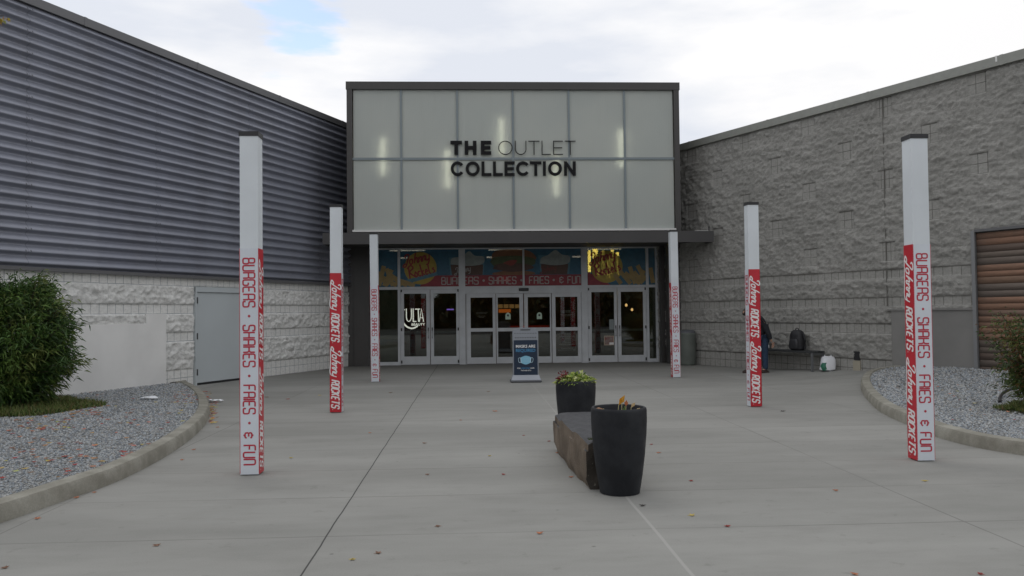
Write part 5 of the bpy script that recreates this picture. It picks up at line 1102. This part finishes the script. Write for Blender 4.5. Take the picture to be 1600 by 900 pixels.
sack('pack_body', M_, [(0.15, 0.10, 0), (0.185, 0.13, 0.03), (0.195, 0.135, 0.2), (0.185, 0.125, 0.36), (0.15, 0.10, 0.45), (0.08, 0.06, 0.49), (0.02, 0.015, 0.495)], Mbp, r, 3, 0.06)
Mf = M_ @ Matrix.Translation((0, 0.125 if (M_ @ Vector((0, 1, 0))-M_.translation).dot(RN) > 0 else -0.125, 0)); sack('front_pocket', Mf, [(0.12, 0.03, 0.03), (0.135, 0.05, 0.06), (0.13, 0.05, 0.22), (0.10, 0.03, 0.27)], mat('black_pocket', (0.03, 0.03, 0.034), 0.45), r, 5, 0.05)
MB(M_).tube([(-.05, 0, .47), (-.04, 0, .52), (0, 0, .535), (.04, 0, .52), (.05, 0, .47)], 0.012, 6).build('grab_handle', Mbp, r)
MB(M_).tube([(.10, -.0, .44), (.19, .0, .40), (.245, 0, .25), (.24, 0, .08), (.22, 0, .02)], 0.02, 6).build('shoulder_strap', Mbp, r)
# bag sitting on bench beside the person
sbg = Rs(1204)[0]; M_ = onwall(sbg+0.02, hB-0.12, zb+0.452); r = empty('shopping_bag', M_.translation, 'half-full bag, grey-blue above navy, on the bench beside the stooping person', 'bag')
sack('bag_body', M_, [(0.12, 0.09, 0), (0.17, 0.12, 0.05), (0.15, 0.11, 0.14), (0.10, 0.08, 0.20)], mat('navy_cloth', (0.012, 0.02, 0.04), 0.8), r, 8, 0.2); sack('bag_top', M_, [(0.10, 0.085, 0.16), (0.13, 0.10, 0.24), (0.09, 0.07, 0.34), (0.03, 0.03, 0.42)], mat('grey_blue_plastic', (0.20, 0.24, 0.31), 0.5), r, 9, 0.35)
M_ = onwall(Rs(1214)[0], hB-0.02, zb+0.452); o = sack('paper_bundle', M_, [(0.03, 0.03, 0), (0.075, 0.06, 0.04), (0.07, 0.06, 0.09), (0.03, 0.02, 0.13)], M_paper, None, 4, 0.4); tag(o, 'crumpled white paper bundle on the bench at the end of the arm', 'paper')
pb = gz(1297, 580.5); M_ = Matrix.Translation((pb.x, pb.y+0.12, pb.z)); 
sW = (Vector((pb.x, pb.y+0.12, 0))-RA).dot(RN); 
if sW < 0.2: M_ = Matrix.Translation(M_.translation+RN*(0.22-sW))
r = empty('plastic_bag', M_.translation, 'white plastic carrier bag with green print on the ground at the bench end', 'bag')
sack('bag_body', M_, [(0.10, 0.08, 0), (0.175, 0.12, 0.04), (0.18, 0.12, 0.16), (0.155, 0.10, 0.27), (0.13, 0.08, 0.335), (0.05, 0.03, 0.35)], mat('white_plastic', (0.72, 0.73, 0.76), 0.35), r, 2, 0.22, 40); q = MB(M_)
sack('green_print', M_ @ Matrix.Translation((-0.10, -0.05, 0.0)), [(0.06, 0.06, 0.02), (0.085, 0.078, 0.06), (0.08, 0.075, 0.12), (0.05, 0.065, 0.2)], mat('green_plastic', (0.03, 0.16, 0.10), 0.4), r, 6, 0.2)
for dx in (-.07, .08): MB(M_).tube([(dx-.02, 0, .32), (dx, -.01, .38), (dx+.03, 0, .32)], 0.008, 5).build('carry_handle', MATS['white_plastic'], r)
# black fittings at the foot of the timber panel, and the hose
for i, (u, v, w_, lb) in enumerate(((1521, 584, 0.30, 'low black box fitting with a pale front corner at the foot of the corner post'), (1546, 585, 0.42, 'wider black box fitting under the timber panel, right of the smaller one'))):
    p = gz(u, v, 0.11); r = empty('ground_fitting', (p.x, p.y, p.z), lb, 'fitting'); q = MB(Matrix.Translation((p.x, p.y, p.z)) @ Matrix.Rotation(-0.6, 4, 'Z')); q.box((-w_/2, -0.1, 0), (w_/2, 0.12, 0.15), 0.015); q.build('fitting_body', M_black, r)
    MB(Matrix.Translation((p.x, p.y, p.z)) @ Matrix.Rotation(-0.6, 4, 'Z')).box((-w_/2+0.03, -0.106, 0.03), (-w_/2+0.15, -0.1005, 0.10)).build('lens', mat('pale_lens', (0.42, 0.46, 0.44), 0.2), r)
hp = [gz(u, v, d_) for u, v, d_ in ((1562, 628, .13), (1563, 620, .15), (1572, 611, .2), (1590, 606, .24), (1612, 604, .2), (1640, 612, .14))]
o = MB().tube(smooth_line([Vector(h_) for h_ in hp], 5), 0.022, 8).build('hose', M_black, None, True); tag(o, 'short black drain hose looping out of the gravel by the right bush', 'hose')
# ------------------------------------------------------------------ person
def skin_mesh(name, joints, edges, radii, m, parent, sub=2, root=0):
    inv = ROOTM[parent]; me = bpy.data.meshes.new(name); me.from_pydata([tuple(inv @ Vector(p)) for p in joints], edges, []); o = bpy.data.objects.new(name, me); COL.objects.link(o)
    md = o.modifiers.new('s', 'SKIN'); md.use_smooth_shade = True
    for i, rr in enumerate(radii): sv = me.skin_vertices[0].data[i]; sv.radius = rr if isinstance(rr, tuple) else (rr, rr); sv.use_root = (i == root)
    sd = o.modifiers.new('d', 'SUBSURF'); sd.levels = sub; sd.render_levels = sub
    dg = bpy.context.evaluated_depsgraph_get(); dg.update(); me2 = bpy.data.meshes.new_from_object(o.evaluated_get(dg)); bpy.data.objects.remove(o); me2.materials.clear(); me2.materials.append(m); me2.name = name
    for pl_ in me2.polygons: pl_.use_smooth = True
    o2 = bpy.data.objects.new(name, me2); COL.objects.link(o2); o2.parent = parent; return o2
f0 = gz(1194, 583); PX, PY, PZ = f0.x+0.03, f0.y, f0.z
PE = empty('person', (PX, PY, PZ), 'person in dark hooded jacket and jeans, stooping behind the middle right pillar', 'person')
W3 = lambda x, y, z: (PX+x, PY+y, PZ+z)
# facing left, bending forward; x to the right, y away from the camera
fR, fL = (0.02, -0.02), (-0.36, 0.12)
J = [W3(-.06, .04, .88), W3(-.10, .04, 1.08), W3(-.17, .04, 1.30), W3(-.30, .04, 1.40), W3(-.44, .03, 1.48), W3(-.51, .03, 1.52),
     W3(-.02, -.04, .84), W3(-.01, -.03, .46), W3(.0, -.02, .10), W3(-.13, -.02, .03),
     W3(-.10, .12, .84), W3(-.27, .12, .48), W3(-.34, .12, .10), W3(-.46, .12, .03),
     W3(-.12, -.14, 1.30), W3(.0, -.17, 1.06), W3(.10, -.14, .82), W3(.13, -.13, .76),
     W3(-.22, .22, 1.28), W3(-.34, .24, 1.02), W3(-.30, .16, .80), W3(-.27, .12, .74)]
E_ = [(0,1),(1,2),(2,3),(3,4),(4,5),(0,6),(6,7),(7,8),(8,9),(0,10),(10,11),(11,12),(12,13),(2,14),(14,15),(15,16),(16,17),(2,18),(18,19),(19,20),(20,21)]
Rr = [.10, .095, .10, .05, .07, .09, .07, .05, .038, .03, .07, .05, .038, .03, .045, .03, .026, .022, .045, .03, .026, .022]
M_skin = mat('skin', (0.42, 0.25, 0.18), 0.55); skin_mesh('body', J, E_, Rr, M_skin, PE)
Mjk = mat('dark_jacket', (0.018, 0.020, 0.026), 0.8, var=0.25, vscale=15, bump=0.4, bscale=25); Mjn = mat('blue_jeans', (0.022, 0.045, 0.085), 0.85, var=0.2, vscale=20)
skin_mesh('jacket', [J[0], J[1], J[2], J[14], J[15], J[16], J[18], J[19], J[20], W3(-.28, .04, 1.39)], [(0,1),(1,2),(2,3),(3,4),(4,5),(2,6),(6,7),(7,8),(2,9)], [.16, .16, .175, .10, .07, .052, .10, .07, .052, .11], Mjk, PE)
skin_mesh('jeans', [J[0], J[6], J[7], W3(0, -.02, .07), J[10], J[11], W3(-.34, .12, .07)], [(0,1),(1,2),(2,3),(0,4),(4,5),(5,6)], [.14, .105, .078, .065, .105, .078, .065], Mjn, PE)
skin_mesh('hood', [W3(-.32, .04, 1.42), W3(-.43, .035, 1.50), W3(-.50, .03, 1.535)], [(0,1),(1,2)], [.09, .115, .128], mat('brown_hood', (0.035, 0.028, 0.026), 0.8), PE)
for (x, y) in ((-.04, -.02), (-.40, .12)): sack('shoe', Matrix.Translation(W3(x, y, 0)), [(0.125, 0.045, 0), (0.135, 0.05, 0.02), (0.12, 0.045, 0.05), (0.06, 0.04, 0.085)], mat('dark_shoe', (0.03, 0.016, 0.012), 0.6), PE, 1, 0.0, 20, 2.4)
# hands: palm and five short bent fingers
def hand(wr, dr, side):
    wr = Vector(wr); d = Vector(dr).normalized(); s = d.cross(Vector((0, 1, 0))).normalized(); Jh = [wr, wr+d*0.05]; Eh = [(0, 1)]; Rh = [.024, .026]
    for k in range(4):
        o_ = s*(k-1.5)*0.019; b = len(Jh); ln = (.030, .036, .034, .026)[k]; Jh += [wr+d*0.085+o_, wr+d*(0.085+ln)+o_+Vector((-.01*side, 0, -.004)), wr+d*(0.085+1.6*ln)+o_+Vector((-.03*side, 0, -.006))]; Eh += [(1, b), (b, b+1), (b+1, b+2)]; Rh += [.0095, .0085, .007]
    b = len(Jh); Jh += [wr+d*0.035+s*0.036, wr+d*0.065+s*0.05]; Eh += [(0, b), (b, b+1)]; Rh += [.011, .009]
    skin_mesh('hand', Jh, Eh, Rh, M_skin, PE, 1)
hand(J[17], (.35, 0, -1), 1); hand(J[21], (.35, -.2, -1), 1)

# ------------------------------------------------------------------ tree at the far left (only the tip of a branch reaches the view) and distant trees behind
tp = fp(10, 28, 9.0)
r = empty('maple_tree', (tp.x-3.2, 8.6, 0), 'yellowing tree whose leafy twig tip enters the top left corner before the metal wall', 'tree')
MB().tube(smooth_line([Vector(p) for p in ((tp.x-3.2, 8.6, 0), (tp.x-3.15, 8.65, 2.0), (tp.x-3.0, 8.7, 3.6), (tp.x-2.7, 8.8, 5.2))], 3), [0.10, .098, .09, .085, .08, .075, .07, .06, .055, .05], 10).build('trunk', M_bark, r, True)
MB().tube(smooth_line([Vector(p) for p in ((tp.x-3.0, 8.7, 3.6), (tp.x-1.8, 8.85, 4.3), (tp.x-0.8, 8.95, 4.75), (tp.x-0.03, 9.0, tp.z+0.02))], 3), [0.045, .04, .035, .03, .024, .018, .013, .01, .007, .004], 7).build('branch', M_bark, r, True)
rng = np.random.default_rng(4); n = 420; t = rng.random(n)
B = np.stack([tp.x-0.10-t*2.8, 8.9+rng.normal(size=n)*0.35*t, tp.z+rng.normal(size=n)*0.30*t+0.1*t], -1); B[:22] = np.stack([tp.x-0.12+rng.random(22)*0.13, 9.0+rng.normal(size=22)*0.02, tp.z+0.02-rng.random(22)*0.04-np.linspace(-.02, .03, 22)], -1)
lc = np.array([(0.30, 0.24, 0.03), (0.36, 0.17, 0.02), (0.16, 0.18, 0.03), (0.40, 0.28, 0.04)])
leaf_cloud('crown', B, n, rng.normal(size=(n, 3))+np.array([.3, 0, -.6]), rng.uniform(.03, .055, n), rng.uniform(.02, .035, n), lc[rng.integers(0, 4, n)], M_leaf, r)
rng = np.random.default_rng(9); n = 48000; X = rng.uniform(-60, 60, n); top = 6.5+2.5*np.sin(X*0.21)+1.4*np.sin(X*0.63+1)+0.8*np.sin(X*1.7); Zt = rng.random(n)**0.7*top; Yt = -42+rng.normal(size=n)*1.6
Lf = rng.uniform(.4, .9, n); Lf[:16000] = rng.uniform(1.2, 2.4, 16000); Zt[:16000] = rng.random(16000)*(top[:16000]-1.8)-0.3; Yt[:16000] -= 2.5
cols = np.array([(0.03, 0.045, 0.018), (0.05, 0.06, 0.02), (0.09, 0.06, 0.02), (0.02, 0.03, 0.014)])
o = leaf_cloud('distant_trees', np.stack([X, Yt, Zt], -1), n, rng.normal(size=(n, 3)), Lf, Lf*0.6, cols[rng.integers(0, 4, n)], M_leaf, None); tag(o, 'dark mass of trees across the car park, seen only reflected in the glass doors', 'trees', kind='stuff')
